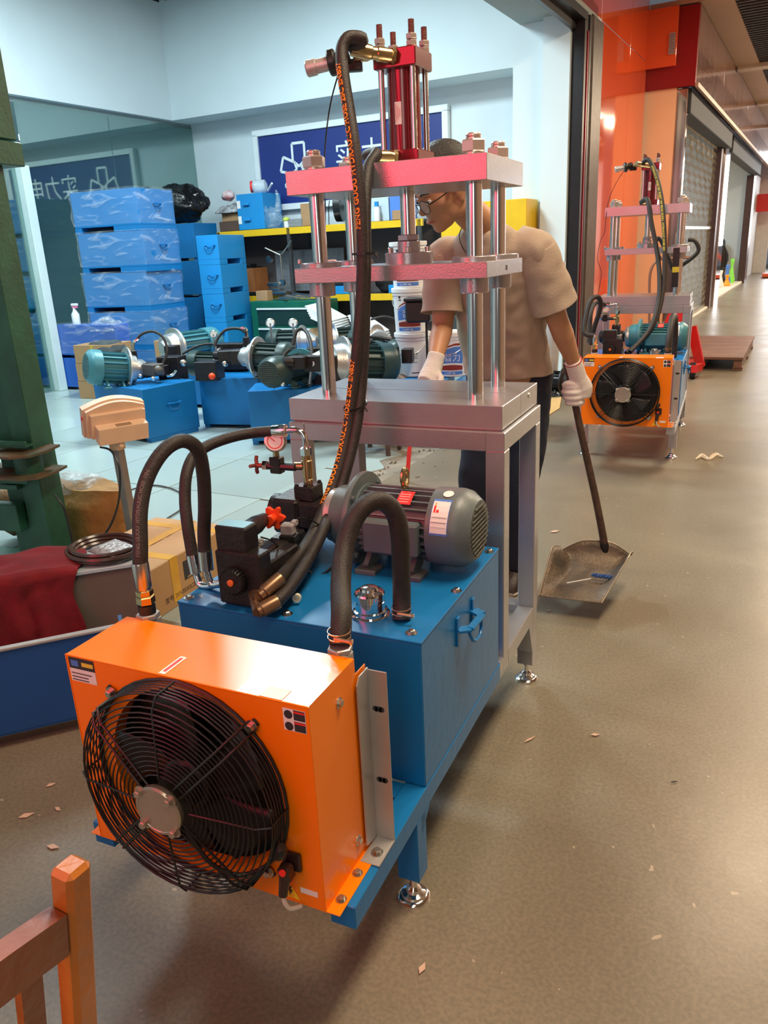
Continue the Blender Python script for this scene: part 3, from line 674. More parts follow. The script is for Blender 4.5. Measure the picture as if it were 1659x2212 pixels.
    # ---- valve stack (left front of the tank top)
    vb = MB(); vb.box(-.535, -.42, .025, .225, TZ, TZ+.052, .004); vb.box(-.528, -.425, .030, .215, TZ+.052, TZ+.105, .004); vb.box(-.545, -.415, .02, .07, TZ+.006, TZ+.145, .004)
    vb.lathe([(.030, 0), (.033, .006), (.033, .02)], (-.49, .0, TZ+.075), (0, 1, 0), 28)
    vb.lathe([(.031, 0), (.031, .21), (.027, .22)], (-.49, .02, TZ+.078), (.10, 1, .02), 28)
    vb.box(-.53, -.47, .24, .33, TZ, TZ+.10, .004)
    vs2 = vb.build('valve_block', BLACKM, R_, ang=30)
    mb = MB()
    for k in range(26):
        a = 2*pi*k/26; mb.beam((-.49+.033*cos(a), .001, TZ+.075+.033*sin(a)), (-.49+.033*cos(a), .02, TZ+.075+.033*sin(a)), .004, .004)
    mb.build('knurled_cap', BLACK, vs2, smooth=False)['kind'] = 'stuff'
    mb = MB(); mb.lathe([(.0085, 0), (.0085, .004), (.006, .005)], (-.49, -.001, TZ+.075), (0, -1, 0), 18); mb.build('orange_plug', mat('plug_orange', (.85, .16, .03), .4), vs2)
    u0 = Vector((-.515, .045, TZ+.168)); u1 = Vector((-.535, .21, TZ+.150))
    mb = MB(); mb.box(-.545, -.455, .03, .085, TZ+.14, TZ+.205, .004); mb.lathe([(.024, 0), (.024, .10), (.020, .13), (.017, .16)], (-.50, .075, TZ+.170), (-.22, 1, -.09), 24); mb.box(-.535, -.49, .035, .078, TZ+.10, TZ+.15, .004)
    mb.build('directional_valve', BLACKM, vs2, ang=30)
    mb = MB(); mb.box(-.54, -.462, .036, .080, TZ+.2052, TZ+.2062)
    mb.build('data_plate', mat('plate_petrol', (.10, .22, .25), .35, .3), vs2, smooth=False)
    kn = MB(); kc = Vector((-0.520,0.250,0.835)); kd = Vector((-.22, 1, -.09)).normalized(); ku = Vector((0, 0, 1)); ks = kd.cross(ku).normalized(); ku = ks.cross(kd)
    prof = []
    for k in range(40):
        a = 2*pi*k/40; r = .027+.006*cos(6*a); prof.append((r*cos(a), r*sin(a)))
    kn.prism(prof, kc, ks, ku, kd, .016); kn.cyl(kc-kd*.03, kc, .013, seg=14); kn.build('orange_knob', mat('knob_orange', (.90, .07, .01), .35), vs2, ang=25)
    CLR = mat('clear_connector', (.62, .58, .56), .12, 0, .25, 60, trans=.55)
    for c, rzz in (((-0.479,0.090,0.813), 10), ((-0.461,0.230,0.819), 10)):
        mb = MB(); mb.obox(c, (.036, .030, .030), (0, 0, rzz), .004); mb.obox((c[0]+.012, c[1]+.014, c[2]+.013), (.018, .020, .014), (0, 0, rzz), .003); cn = mb.build('plug_connector', CLR, vs2, ang=25)
        mb = MB(); mb.obox((c[0], c[1], c[2]-.024), (.044, .036, .018), (0, 0, rzz), .002); mb.obox((c[0], c[1], c[2]-.002), (.014, .012, .014), (0, 0, rzz)); mb.build('connector_seat', BLACK, vs2, ang=25)
    mb = MB(); mb.use(LBLUE).obox((-0.456,0.160,0.776), (.055, .040, .0012), (0, -8, 12)); mb.use(PAPER).obox((Vector((-0.456,0.160,0.776))+Vector((.022, -.004, -.001))), (.010, .040, .002), (0, -8, 12)); mb.build('valve_label', None, vs2, smooth=False)
    mb = MB(); mb.tube([(-0.460,0.100,0.842), (-0.450,0.130,0.823), (-0.467,0.200,0.774), (-0.473,0.280,0.736), (-0.462,0.330,0.773)], .0022, 6); mb.tube([(-0.439,0.240,0.846), (-0.432,0.280,0.834), (-0.417,0.320,0.802)], .0022, 6)
    mb.tube([(-0.473,0.280,0.736), (-0.431,0.270,0.684), (-0.400,0.270,0.678), (-0.378,0.300,0.693), (-0.381,0.340,0.711), (-0.355,0.380,0.713)], .004, 6); mb.build('wiring', BLACK, vs2)
    mb = MB(); mb.lathe([(.011, 0), (.011, .010), (.006, .0102), (.006, .004)], (-0.362,0.087,0.700), (.35, -.9, 0), 20); mb.build('port_plug', mat('plug_bone', (.75, .68, .52), .4), vs2)
    # ---- breather cap
    mb = MB(); bx, by = (-.165, .092) if first else (-.20, .10)
    mb.lathe([(.047, 0), (.047, .004), (.0405, .006), (.0405, .014), (.036, .016), (.036, .036), (.0345, .037), (.0345, .039), (.0365, .040), (.0365, .056), (.034, .060), (.022, .064), (.020, .070), (.012, .073)], (bx, by, TZ), (0, 0, 1), 36)
    mb.build('breather_cap', CHROME, R_, ang=25)
    # ---- oil cooler
    OL, OR, OF, OB, OZ0, OZ1 = -.608, -.0455, -.409, -.229, .303, .7555
    fcx, fcz, fr = -.330, .529, .221
    mb = MB(); t = .0025
    # front skin with round opening
    nseg = 48; ring = [(fcx+.011+(fr-.018)*cos(2*pi*k/nseg), OF, fcz+(fr-.018)*sin(2*pi*k/nseg)) for k in range(nseg)]
    outer = []
    for k in range(nseg):
        a = 2*pi*k/nseg; dx, dz = cos(a), sin(a)
        q = min(((OR-fcx)/dx if dx > 1e-6 else (OL-fcx)/dx if dx < -1e-6 else 9), ((OZ1-fcz)/dz if dz > 1e-6 else (OZ0-fcz)/dz if dz < -1e-6 else 9))
        outer.append([fcx+dx*q, OF, fcz+dz*q])
    for cxx, czz in ((OL, OZ0), (OL, OZ1), (OR, OZ0), (OR, OZ1)):
        k = min(range(nseg), key=lambda i: (outer[i][0]-cxx)**2+(outer[i][2]-czz)**2); outer[k] = [cxx, OF, czz]
    mb.add(ring+outer, [(k, (k+1) % nseg, nseg+(k+1) % nseg, nseg+k) for k in range(nseg)])
    mb.add([(x, y+.035, z) for x, y, z in ring]+ring, [(k, (k+1) % nseg, nseg+(k+1) % nseg, nseg+k) for k in range(nseg)])
    mb.add([(OL, OF, OZ1), (OR, OF, OZ1), (OR, OB, OZ1), (OL, OB, OZ1), (OL, OF, OZ0), (OR, OF, OZ0), (OR, OB, OZ0), (OL, OB, OZ0)], [(0, 1, 2, 3), (4, 7, 6, 5), (0, 3, 7, 4), (1, 5, 6, 2)])
    mb.box(OR, OR+.030, OF, OB+.02, OZ0-.0005, OZ0+.002, .0006); mb.box(OL-.030, OL, OF, OB+.02, OZ0-.0005, OZ0+.002, .0006)
    mb.box(OR-.002, OR, OB, OB+.045, OZ0, OZ1-.035); mb.box(OL, OL+.002, OB, OB+.045, OZ0, OZ1-.035)
    for x in (OL, OR): mb.cyl((x, OF, OZ0), (x, OF, OZ1), .0016, seg=6)
    mb.cyl((OL, OF, OZ1), (OR, OF, OZ1), .0016, seg=6)
    ck = mb.build('oil_cooler', ORANGE, R_, ang=30)
    mb = MB(); mb.box(OL+.004, OR-.004, OB-.035, OB-.002, OZ0+.004, OZ1-.004)
    for k in range(58): z = OZ0+.01+k*.0076; mb.box(OL+.006, OR-.006, OB-.043, OB-.035, z, z+.0035)
    mb.build('radiator_core', ALU, ck, smooth=False)
    mb = MB(); mb.add([(x, OF+.06, z) for x, _, z in ring]+[(fcx, OF+.061, fcz)], [(k, (k+1) % nseg, nseg) for k in range(nseg)]); mb.add([(x, y+.034, z) for x, y, z in ring]+[(x, y+.06, z) for x, y, z in ring], [(k, (k+1) % nseg, nseg+(k+1) % nseg, nseg+k) for k in range(nseg)])
    mb.build('fan_shroud', BLACK, ck)
    for k in range(5):
        a0 = 2*pi*k/5+.3; bl = MB(); vs_ = []; n_, m_ = 7, 6
        for i in range(n_):
            r = .05+(fr-.088)*i/(n_-1)
            for j in range(m_):
                aa = a0+(j/(m_-1)-.5)*(.95-.10*i/(n_-1))+.32*i/(n_-1); vs_.append((fcx+r*cos(aa), OF+.012+.030*(j/(m_-1)-.5)-.004, fcz+r*sin(aa)))
        bl.add(vs_, [(i*m_+j, (i+1)*m_+j, (i+1)*m_+j+1, i*m_+j+1) for i in range(n_-1) for j in range(m_-1)])
        o = bl.build('fan_blade', BLACK, ck)
        sm = o.modifiers.new('s', 'SOLIDIFY'); sm.thickness = .003
    mb = MB(); mb.lathe([(.055, 0), (.055, .05), (.048, .055)], (fcx, OF+.035, fcz), (0, -1, 0), 28); mb.lathe([(.042, 0), (.042, .03)], (fcx, OF-.02, fcz), (0, -1, 0), 28)
    mb.build('fan_motor', BLACK, ck)
    # guard: concentric wires, double spokes
    yf = OF-.082; gm = MB(); yy = lambda r: yf+.010*(r/fr)**2 if r < fr*.88 else yf+.010+.018*((r/fr-.88)/.12)**2
    def ringw(r, y, wr=.0017): gm.tube([(fcx+r*cos(2*pi*k/40), y, fcz+r*sin(2*pi*k/40)) for k in range(40)], wr, 5, closed=True, smooth=False)
    rs = [.066+i*.0098 for i in range(16)]
    for r in rs: ringw(r, yy(r))
    for i in range(7): ringw(fr, yf+.028+i*.0085)
    ringw(fr+.002, OF-.004, .0035)
    for k in range(4):
        a = pi/4+k*pi/2
        for dd in (-.010, .010):
            off_ = Vector((-sin(a)*dd, 0, cos(a)*dd)); pts = [Vector((fcx+r*cos(a), y, fcz+r*sin(a)))+off_ for r, y in ((.050, yf-.003), (fr*.9, yy(fr*.9)-.003), (fr+.002, yf+.022), (fr+.003, OF-.006))]
            gm.tube(pts, .0026, 6, smooth=False)
        c = Vector((fcx+(fr+.012)*cos(a), OF-.003, fcz+(fr+.012)*sin(a))); gm.obox(c, (.030, .003, .016), (0, -math.degrees(a), 0), .001)
    for k in range(4):
        a = k*pi/2; pts = [Vector((fcx+r*cos(a), y, fcz+r*sin(a))) for r, y in ((.060, yf-.002), (fr*.9, yy(fr*.9)-.002), (fr+.001, yf+.022), (fr+.002, OF-.006))]; gm.tube(pts, .0022, 6, smooth=False)
    gm.build('fan_guard', BLACK, ck, smooth=True)['kind'] = 'stuff'
    mb = MB()
    for k in range(4):
        a = pi/4+k*pi/2; c = (fcx+(fr+.012)*cos(a), OF-.005, fcz+(fr+.012)*sin(a)); mb.piece(); mb.bolt(c, (0, -1, 0), .0085, .010)
    mb.build_each('guard_bolt', STEEL, ck)
    mb = MB(); mb.lathe([(.050, 0), (.052, .004), (.052, .012), (.049, .016), (.044, .0165), (.043, .0155)], (fcx, yf-.004, fcz), (0, -1, 0), 40)
    for k in range(4):
        a = pi/4+k*pi/2; mb.bolt((fcx+.049*cos(a), yf-.016, fcz+.049*sin(a)), (0, -1, 0), .0085, .012)
    mb.build('hub_cap', mat('hub_aluminium', (.50, .47, .40), .30, .75, .08, 20), ck)
    # switch, knob, cable, stickers
    mb = MB(); mb.box(-.128, -.088, OF-.010, OF, .388, .430, .003); mb.obox((-.110, OF-.024, .398), (.026, .030, .036), (10, 0, 0), .006); mb.cyl((-.112, OF-.026, .390), (-.116, OF-.034, .350), .012, .009, 14); mb.build('fan_connector', mat('smoked_plastic', (.035, .02, .018), .15, 0, .2), ck)
    mb = MB(); mb.cyl((-.108, OF-.038, .410), (-.108, OF-.042, .410), .007, seg=14); mb.build('switch_lamp', mat('switch_red', (.85, .03, .02), .3), ck)
    mb = MB(); mb.lathe([(.009, 0), (.013, .006), (.013, .024), (.008, .030)], (-.105, OF-.036, .468), (-.3, .0, -.6), 16); mb.tube([(-.118, OF-.036, .445), (-.150, OF-.048, .412), (-.19, OF-.07, .405), (-.235, OF-.085, .43), (-.275, OF-.085, .48), (-.295, OF-.082, .50)], .0042, 8); mb.build('fan_cable', BLACK, ck)
    mb = MB(); mb.tube([(-.115, OF-.034, .352), (-.112, OF-.036, .335), (-.105, OF-.03, .318), (-.092, OF-.012, .312)], .0045, 8); mb.build('grey_cable', mat('cable_grey', (.62, .60, .55), .5), ck)
    lab = MB(); y_ = OF-.0008; lab.piece()
    lab.use(INK).box(-.602, -.535, y_, y_+.0004, .727, .752); lab.use(PAPER).box(-.602, -.535, y_, y_+.0004, .698, .727); lab.use(HPRINTY).box(-.568, -.538, y_-.0005, y_, .735, .744); lab.use(LBLUE).box(-.596, -.577, y_-.0005, y_, .733, .746)
    lab.piece(); lab.use(PAPER).box(-.098, -.052, y_, y_+.0004, .700, .745)
    lab.use(INK).box(-.076, -.053, y_-.0004, y_, .724, .744); lab.box(-.076, -.053, y_-.0004, y_, .701, .721); lab.use(PRED).box(-.076, -.053, y_-.0006, y_, .738, .742); lab.box(-.076, -.053, y_-.0006, y_, .716, .720)
    lab.use(INK)
    for zz in (.733, .709): lab.lathe([(.009, 0), (.009, .0004)], (-.087, y_, zz), (0, -1, 0), 9)
    lab.piece(); lab.use(mat('label_yellow', (.90, .62, .02), .45)).add([(-.145, y_, .312), (-.100, y_, .312), (-.1225, y_, .350)], [(0, 1, 2)])
    lab.piece(); lab.use(PAPER).box(-.098, -.060, y_, y_+.0004, .333, .346)
    lab.piece(); lab.use(PAPER).box(-.375, -.360, OF+.004, OF+.072, OZ1+.0005, OZ1+.001); lab.use(PRED).box(-.371, -.364, OF+.012, OF+.066, OZ1+.001, OZ1+.0014)
    lab.piece(); lab.use(PAPER).box(-.148, -.10, OF+.003, OF+.038, OZ1+.0005, OZ1+.001)
    lab.build_each('sticker', None, ck, smooth=False)
    mb = MB()
    for z in (.7165, .7085, .7015): mb.box(-.598, -.545-.01*(z < .71), y_-.0012, y_-.0008, z, z+.0018)
    mb.prism([(0, 0), (.006, 0), (.003, -.009), (.008, -.009), (-.002, -.024), (.001, -.013), (-.004, -.013)], (-.1235, y_-.0006, .341), (1, 0, 0), (0, 0, 1), (0, -1, 0), .0004)
    mb.build('sticker_print', INK, ck, smooth=False)['kind'] = 'stuff'
    mb = MB()
    for c, n in (((OR, -.300, .70), (1, 0, 0)), ((OR, -.262, .352), (1, 0, 0)), ((OR+.014, -.372, OZ0+.002), (0, 0, 1)), ((OR+.014, -.30, OZ0+.002), (0, 0, 1)), ((OL-.014, -.372, OZ0+.002), (0, 0, 1))): mb.piece(); mb.bolt(c, n, .0075)
    mb.build_each('panel_bolt', STEEL, ck)
    for bx0, sg_ in ((OR+.004, 1), (OL-.004, -1)):
        mb = MB(); x1 = bx0+sg_*.003
        a_ = sorted((bx0, x1)); mb.prism([(-.236, .318), (-.186, .306), (-.186, .715), (-.224, .715), (-.236, .700)], (a_[0], 0, 0), (0, 1, 0), (0, 0, 1), (1, 0, 0), .003)
        a_ = sorted((bx0, bx0+sg_*.044)); mb.box(a_[0], a_[1], -.189, -.186, .306, .712, .001); mb.box(a_[0], a_[1], -.268, -.186, .3025, .3065, .001)
        br = mb.build('mounting_bracket', ALU, R_, smooth=False); mb = MB()
        for z in (.455, .625): mb.piece(); mb.lathe([(.006, 0), (.006, .0005)], (bx0+sg_*.020-.004, -.1895, z), (0, -1, 0), 12); mb.box(bx0+sg_*.020-.004, bx0+sg_*.020+.010, -.190, -.1894, z-.006, z+.006); mb.lathe([(.006, 0), (.006, .0005)], (bx0+sg_*.020+.010, -.1895, z), (0, -1, 0), 12)
        mb.build_each('slot', INK, br, smooth=False); mb = MB(); mb.bolt((bx0+sg_*.024, -.235, .3065), (0, 0, 1), .009); mb.build('bracket_bolt', STEEL, br)
    # cooler ports
    p1 = (-.088, -.205, .745); p2 = (-.565, -.210, .745)
    mb = MB(); mb.piece(); mb.box(-.108, -.066, -.229, -.188, .70, .752, .004); mb.hexn((p1[0], p1[1], .757), (0, 0, 1), .026, .012)
    mb.piece(); mb.box(-.585, -.545, -.229, -.188, .70, .752, .004); mb.hexn((p2[0], p2[1], .757), (0, 0, 1), .026, .012); mb.build_each('cooler_port', ALU, ck, ang=25)
    fl_ = MB(); f0 = Vector((p2[0], p2[1], .762)); fl_.use(BLACK).lathe([(.019, 0), (.019, .022)], f0, (0, 0, 1), 20); fl_.use(BRASS).hexn(f0+Vector((0, 0, .033)), (0, 0, 1), .0205, .02); fl_.hexn(f0+Vector((0, 0, .050)), (0, 0, 1), .019, .014)
    fl_.use(STEEL).lathe([(.015, .056), (.017, .062), (.0185, .066), (.0185, .118), (.0175, .122)], f0, (0, 0, 1), 22); fl_.build('hose_end', None, ck)
    # ---- hoses
    if first:
        HA = [f0+Vector((0, 0, .115)), (-0.566,-0.200,0.917), (-0.578,-0.170,0.991), (-0.581,-0.130,1.052), (-0.571,-0.080,1.098), (-0.557,-0.030,1.111), (-0.549,0.010,1.083), (-0.560,0.035,1.019), (-0.579,0.050,0.932), (-0.596,0.055,0.856), (-0.601,0.055,0.808)]
        mb = MB(); mb.tube(HA, .0165, 18); h1 = mb.build('return_hose', RUBBER, R_)
        hose_print('FENG GUOU  HYDRAULIC HOSE  1SN', .011, HA, .0165, .02, (.4, -.86, .3), mat('print_grey', (.15, .13, .12), .6), h1)
        el = MB(); e0 = Vector((-0.601,0.055,0.808)); e1 = Vector((-0.603,0.055,0.742)); e2 = Vector((-0.590,0.055,0.716)); e3 = Vector((-.545, .055, TZ+.05))
        el.lathe([(.0185, 0), (.0185, (e1-e0).length*.8)], e0, e1-e0, 20); el.tube([e0.lerp(e1, .7), e1, e2, e3], .010, 12); el.lathe([(.015, -.012), (.015, .012)], e3, (1, 0, 0), 6); el.build('hose_elbow', CHROME, h1)
        HB = [Vector(pe[-1])+Vector((-.04, -.005, -.002)), (-0.653,0.380,1.031), (-0.689,0.330,1.028), (-0.716,0.270,1.019), (-0.730,0.220,1.001), (-0.722,0.170,0.964), (-0.713,0.140,0.904), (-0.695,0.115,0.837), (-0.679,0.100,0.766)]
        mb = MB(); mb.tube(HB, .0155, 18); h2 = mb.build('pressure_hose', RUBBER, R_)
        el = MB(); e0 = Vector((-0.679,0.100,0.769)); e1 = Vector((-0.669,0.095,0.709)); e2 = Vector((-0.646,0.090,0.688)); e3 = Vector((-.545, .09, TZ+.035))
        el.lathe([(.0175, 0), (.0175, (e1-e0).length*.8)], e0, e1-e0, 20); el.tube([e0.lerp(e1, .7), e1, e2, e3], .0095, 12); el.lathe([(.014, -.012), (.014, .012)], e3, (1, 0, 0), 6); el.build('hose_elbow', CHROME, h2)
        HU = [(p1[0], p1[1], .765), (-0.099,-0.170,0.811), (-0.134,-0.100,0.848), (-0.154,-0.040,0.895), (-0.151,0.000,0.945), (-0.132,0.030,0.977), (-0.108,0.060,0.980), (-0.087,0.080,0.951), (-0.080,0.090,0.899), (-0.084,0.100,0.816), (-0.088,0.105,0.732), (-0.083,0.088,0.684)]
        mb = MB(); mb.tube(HU, .0215, 20); h3 = mb.build('suction_hose', RUBBER, R_)
        for q in ((HU[0], .022), (HU[-1], .022)):
            b_ = Vector(q[0]); mb = MB()
            for dz in (.018, .030): mb.lathe([(.0222, 0), (.0232, 0), (.0232, .0025), (.0222, .0025)], b_+Vector((0, 0, dz)), (0, 0, 1), 28, caps=False)
            mb.cyl(b_+Vector((.0, -.022, .025)), b_+Vector((.034, -.018, .022)), .0035, seg=8); mb.hexn(b_+Vector((.036, -.018, .022)), (1, .1, 0), .006, .005); mb.build('hose_clamp', mat('clamp_copper', (.78, .48, .30), .25, .9), h3)
        H1 = [q2, (-0.419,0.745,2.035), (-0.439,0.730,2.041), (-0.454,0.715,2.034), (-0.462,0.700,2.004), (-0.450,0.680,1.941), (-0.431,0.660,1.865), (-0.409,0.635,1.782), (-0.394,0.620,1.690), (-0.384,0.610,1.585), (-0.383,0.600,1.479), (-0.389,0.590,1.370), (-0.399,0.575,1.258), (-0.412,0.560,1.144), (-0.421,0.530,1.030), (-0.427,0.480,0.934), (-0.437,0.410,0.845), (-0.429,0.290,0.778), (-0.424,0.190,0.750), (-0.403,0.100,0.751), (-0.388,0.050,0.756)]
        mb = MB(); mb.tube(H1, .0165, 18); h4 = mb.build('cylinder_hose', RUBBER, R_)
        for st_ in (.60, 1.38): hose_print('FENG GUOU HYDRAULIC HOSE 2SC EN857', .0225, [Vector(p) for p in H1], .0168, st_, (-.30, -.95, .0), HPRINT, h4, flip=True)
        hose_print('MPa WP MW', .0225, [Vector(p) for p in H1], .0168, 1.76, (-.10, -.99, .0), HPRINT, h4, flip=True)
        H2 = [p3, p3+Vector((-.02, -.018, .002)), (-0.391,0.740,1.753), (-0.399,0.700,1.716), (-0.392,0.660,1.657), (-0.384,0.630,1.574), (-0.384,0.620,1.478), (-0.388,0.610,1.368), (-0.390,0.595,1.256), (-0.398,0.580,1.141), (-0.401,0.540,1.029), (-0.409,0.490,0.933), (-0.417,0.420,0.843), (-0.397,0.280,0.785), (-0.381,0.160,0.748), (-0.367,0.050,0.730), (-0.371,0.000,0.721)]
        mb = MB(); mb.tube(H2, .0165, 18); h5 = mb.build('cylinder_hose', RUBBER, R_)
        for hh, ps in ((h4, (H1[-1], (-0.411,0.000,0.733))), (h5, (H2[-1], (-0.396,-0.035,0.710)))):
            a_, b_ = Vector(ps[0]), Vector(ps[1]); mb = MB(); mb.lathe([(.0175, -.01), (.0185, -.006), (.0185, (b_-a_).length*.75), (.015, (b_-a_).length*.8), (.015, (b_-a_).length)], a_, b_-a_, 20)
            mb.tube([b_, b_.lerp(Vector((-.45, .03, TZ+.04)), .6), Vector((-.45, .03, TZ+.04))], .013, 12); mb.build('hose_end', mat('dark_brass', (.28, .17, .10), .35, .8, .1), hh)
        for i, (hv) in enumerate(((783, 548, .61), (768, 876, .55))):
            c = Vector((-0.381,0.612,1.493)) if i == 0 else Vector((-0.412,0.562,1.083)); mb = MB(); tn = Vector((0, 0, 1)) if i == 0 else Vector((-.15, -.25, 1)).normalized()
            mb.lathe([(.034, -.003), (.036, -.003), (.036, .003), (.034, .003)], c, tn, 24, caps=False); mb.beam(c+Vector((.034, -.01, 0)), c+Vector((.045, -.015, -.012)), .004, .003)
            mb.build('cable_tie', BLACK, h4)
        mb = MB(); mb.tube([(-0.523,0.790,1.967), (-0.552,0.800,1.913), (-0.581,0.820,1.852), (-0.639,0.900,1.777), (-0.699,1.000,1.679), (-0.721,1.000,1.361), (-0.730,1.000,1.175)], .0022, 6); mb.build('sensor_cable', BLACK, R_)
    else:
        H1 = [q2+Vector((.04, .03, 0)), (-0.376,0.760,2.041), (-0.317,0.720,1.940), (-0.259,0.660,1.760), (-0.221,0.600,1.534), (-0.202,0.560,1.341), (-0.195,0.500,1.148), (-0.214,0.400,0.958), (-0.275,0.280,0.822), (-0.391,0.120,0.716)]
        mb = MB(); mb.tube(H1, .0165, 16); h4 = mb.build('cylinder_hose', RUBBER, R_); hose_print('HYDRAULIC HOSE 2SC EN857 WP FENG GUOU  HYDRAULIC HOSE 2SC', .020, [Vector(p) for p in H1], .0168, .12, (-.3, -.95, .1), HPRINTY, h4, flip=False)
        H2 = [p3, (-0.362,0.720,1.762), (-0.321,0.660,1.604), (-0.265,0.600,1.408), (-0.227,0.520,1.213), (-0.219,0.420,1.023), (-0.261,0.280,0.855), (-0.363,0.100,0.728)]
        mb = MB(); mb.tube(H2, .0165, 16); mb.build('cylinder_hose', RUBBER, R_)
        HA = [f0+Vector((0, 0, .115)), (-0.636,-0.200,0.892), (-0.643,-0.160,0.982), (-0.622,-0.100,1.101), (-0.579,-0.040,1.121), (-0.572,0.020,1.044), (-0.615,0.050,0.897), (-0.632,0.060,0.782)]
        mb = MB(); mb.tube(HA, .0165, 16); mb.build('return_hose', RUBBER, R_)
        HB = [Vector(pe[-1])+Vector((-.04, -.005, -.002)), (-0.606,0.340,1.052), (-0.644,0.260,1.059), (-0.659,0.160,0.985), (-0.652,0.100,0.793)]
        mb = MB(); mb.tube(HB, .0155, 16); mb.build('pressure_hose', RUBBER, R_)
        HU = [(p1[0], p1[1], .765), (-.088, -.18, .86), (-.085, -.10, .95), (-.08, .0, .985), (-.075, .09, .95), (-.07, .14, .84), (-.07, .15, .684)]
        mb = MB(); mb.tube(HU, .0215, 18); h3 = mb.build('suction_hose', RUBBER, R_)
        mb = MB()
        for dz in (.02, .03): mb.lathe([(.0222, 0), (.0235, 0), (.0235, .003), (.0222, .003)], (p1[0], p1[1], .765+dz), (0, 0, 1), 24, caps=False)
        mb.build('hose_clamp', BRASS, h3)
        mb = MB(); mb.tube([(-0.520,0.800,2.024), (-0.605,0.800,1.901), (-0.649,0.720,1.754), (-0.656,0.660,1.556), (-0.675,0.600,1.491), (-0.690,0.600,1.359), (-0.662,0.620,1.255), (-0.682,0.620,1.084)], .0022, 6); mb.build('sensor_cable', BLACK, R_)
    return R_
press(0, (0, 0, 0), 0, 'large hydraulic press in the foreground with orange fan cooler, blue oil tank and blue base', 'hydraulic presses')
PRESS2 = press(1, (.205, 4.37, 0), radians(1.2), 'smaller-looking second press farther down the corridor, orange fan cooler on silver base', 'hydraulic presses')
# ================================================================ THE MAN WITH THE SHOVEL
SKIN = mat('skin', (.50, .255, .14), .48, 0, .06, 14, .05, 200)
SHIRT = mat('shirt_sand', (.43, .335, .26), .85, 0, .05, 6, .25, 220)
JEAN = mat('trousers_navy', (.013, .019, .040), .85, 0, .2, 8, .3, 200)
GLOVE = mat('glove_knit', (.78, .73, .70), .9, 0, .05, 30, .5, 320)
HAIR = mat('hair_black', (.012, .010, .010), .5, 0, .3, 40, .6, 180)
SHOE = mat('shoe_dark', (.045, .030, .028), .5, 0, .3, 20, .2, 100)
def remesh(mb, name, voxel, it, m, parent, off, cut=None, solid=0, disp=0):
    o = mb.build('tmp', m, None, smooth=False)
    md = o.modifiers.new('r', 'REMESH'); md.mode = 'VOXEL'; md.voxel_size = voxel
    sm = o.modifiers.new('s', 'SMOOTH'); sm.factor = .5; sm.iterations = it
    dg = bpy.context.evaluated_depsgraph_get(); me = bpy.data.meshes.new_from_object(o.evaluated_get(dg)); me.name = name
    bpy.data.objects.remove(o)
    bmx = bmesh.new(); bmx.from_mesh(me)
    for pc, pn, lim in (cut or []):
        r_ = bmesh.ops.bisect_plane(bmx, geom=bmx.verts[:]+bmx.edges[:]+bmx.faces[:], plane_co=pc, plane_no=pn, clear_outer=False)
        pn = Vector(pn); pc = Vector(pc)
        kill = [f for f in bmx.faces if (f.calc_center_median()-pc).dot(pn) > 1e-5 and (f.calc_center_median()-pc).length < lim]
        bmesh.ops.delete(bmx, geom=kill, context='FACES')
    if disp:
        bmx.normal_update()
        for v in bmx.verts: v.co += v.normal*disp*(noise.noise(Vector((v.co.x*9, v.co.y*9, v.co.z*4)))+.5*noise.noise(v.co*22))
    for v in bmx.verts: v.co -= Vector(off)
    bmx.to_mesh(me); bmx.free()
    me.materials.clear(); me.materials.append(m)
    me.polygons.foreach_set('use_smooth', [True]*len(me.polygons))
    o = bpy.data.objects.new(name, me); COL.objects.link(o); o.parent = parent
    if solid:
        s = o.modifiers.new('t', 'SOLIDIFY'); s.thickness = solid; s.offset = 1
    return o
def loft(mb, secs, seg=24):
    """secs: (center, half-width vector, half-depth vector)"""
    vs_ = []
    for c, a, b in secs:
        c, a, b = Vector(c), Vector(a), Vector(b)
        for k in range(seg):
            t = 2*pi*k/seg; vs_.append(c+a*cos(t)+b*sin(t))
    n = len(secs); fs = [(i*seg+k, i*seg+(k+1) % seg, (i+1)*seg+(k+1) % seg, (i+1)*seg+k) for i in range(n-1) for k in range(seg)]
    fs += [tuple(range(seg))[::-1], tuple((n-1)*seg+k for k in range(seg))]
    mb.add(vs_, fs)
PB_ = Vector((-.32, 1.85, 0))
man = thing('person', 'man in sand T-shirt, glasses and white gloves bending over the press, holding a shovel', 'person', PB_)
hd_c = Vector((-0.424,1.370,1.693)); fw_ = Vector((-.62, -.74, -.52)).normalized(); rt_ = fw_.cross(Vector((.12, .05, 1))).normalized(); up_ = rt_.cross(fw_)
HM = lambda x, y, z: hd_c+rt_*x*1.12+fw_*y*1.12+up_*z*1.12
SL, SR = Vector((-.165, 1.63, 1.475)), Vector((-.515, 1.61, 1.455))
EL, WL = Vector((-0.092,1.720,1.212)), Vector((-0.045,1.840,1.024))
ER, WR = Vector((-0.511,1.560,1.203)), Vector((-0.494,1.420,1.083))
bm_ = MB()
def ell(c, r, seg=20):
    m = MB(); m.sph((0, 0, 0), r, seg, 14); bm_.add([HM(c[0]+v[0], c[1]+v[1], c[2]+v[2]) for v in m.v], m.f)
ell((0, -.012, .035), (.074, .092, .086)); ell((0, .030, -.015), (.066, .062, .075)); ell((0, .040, -.055), (.052, .048, .052)); ell((0, .060, -.090), (.024, .026, .020))
ell((.042, .040, -.018), (.026, .035, .026)); ell((-.042, .040, -.018), (.026, .035, .026)); ell((.05, .0, -.058), (.022, .045, .03)); ell((-.05, .0, -.058), (.022, .045, .03))
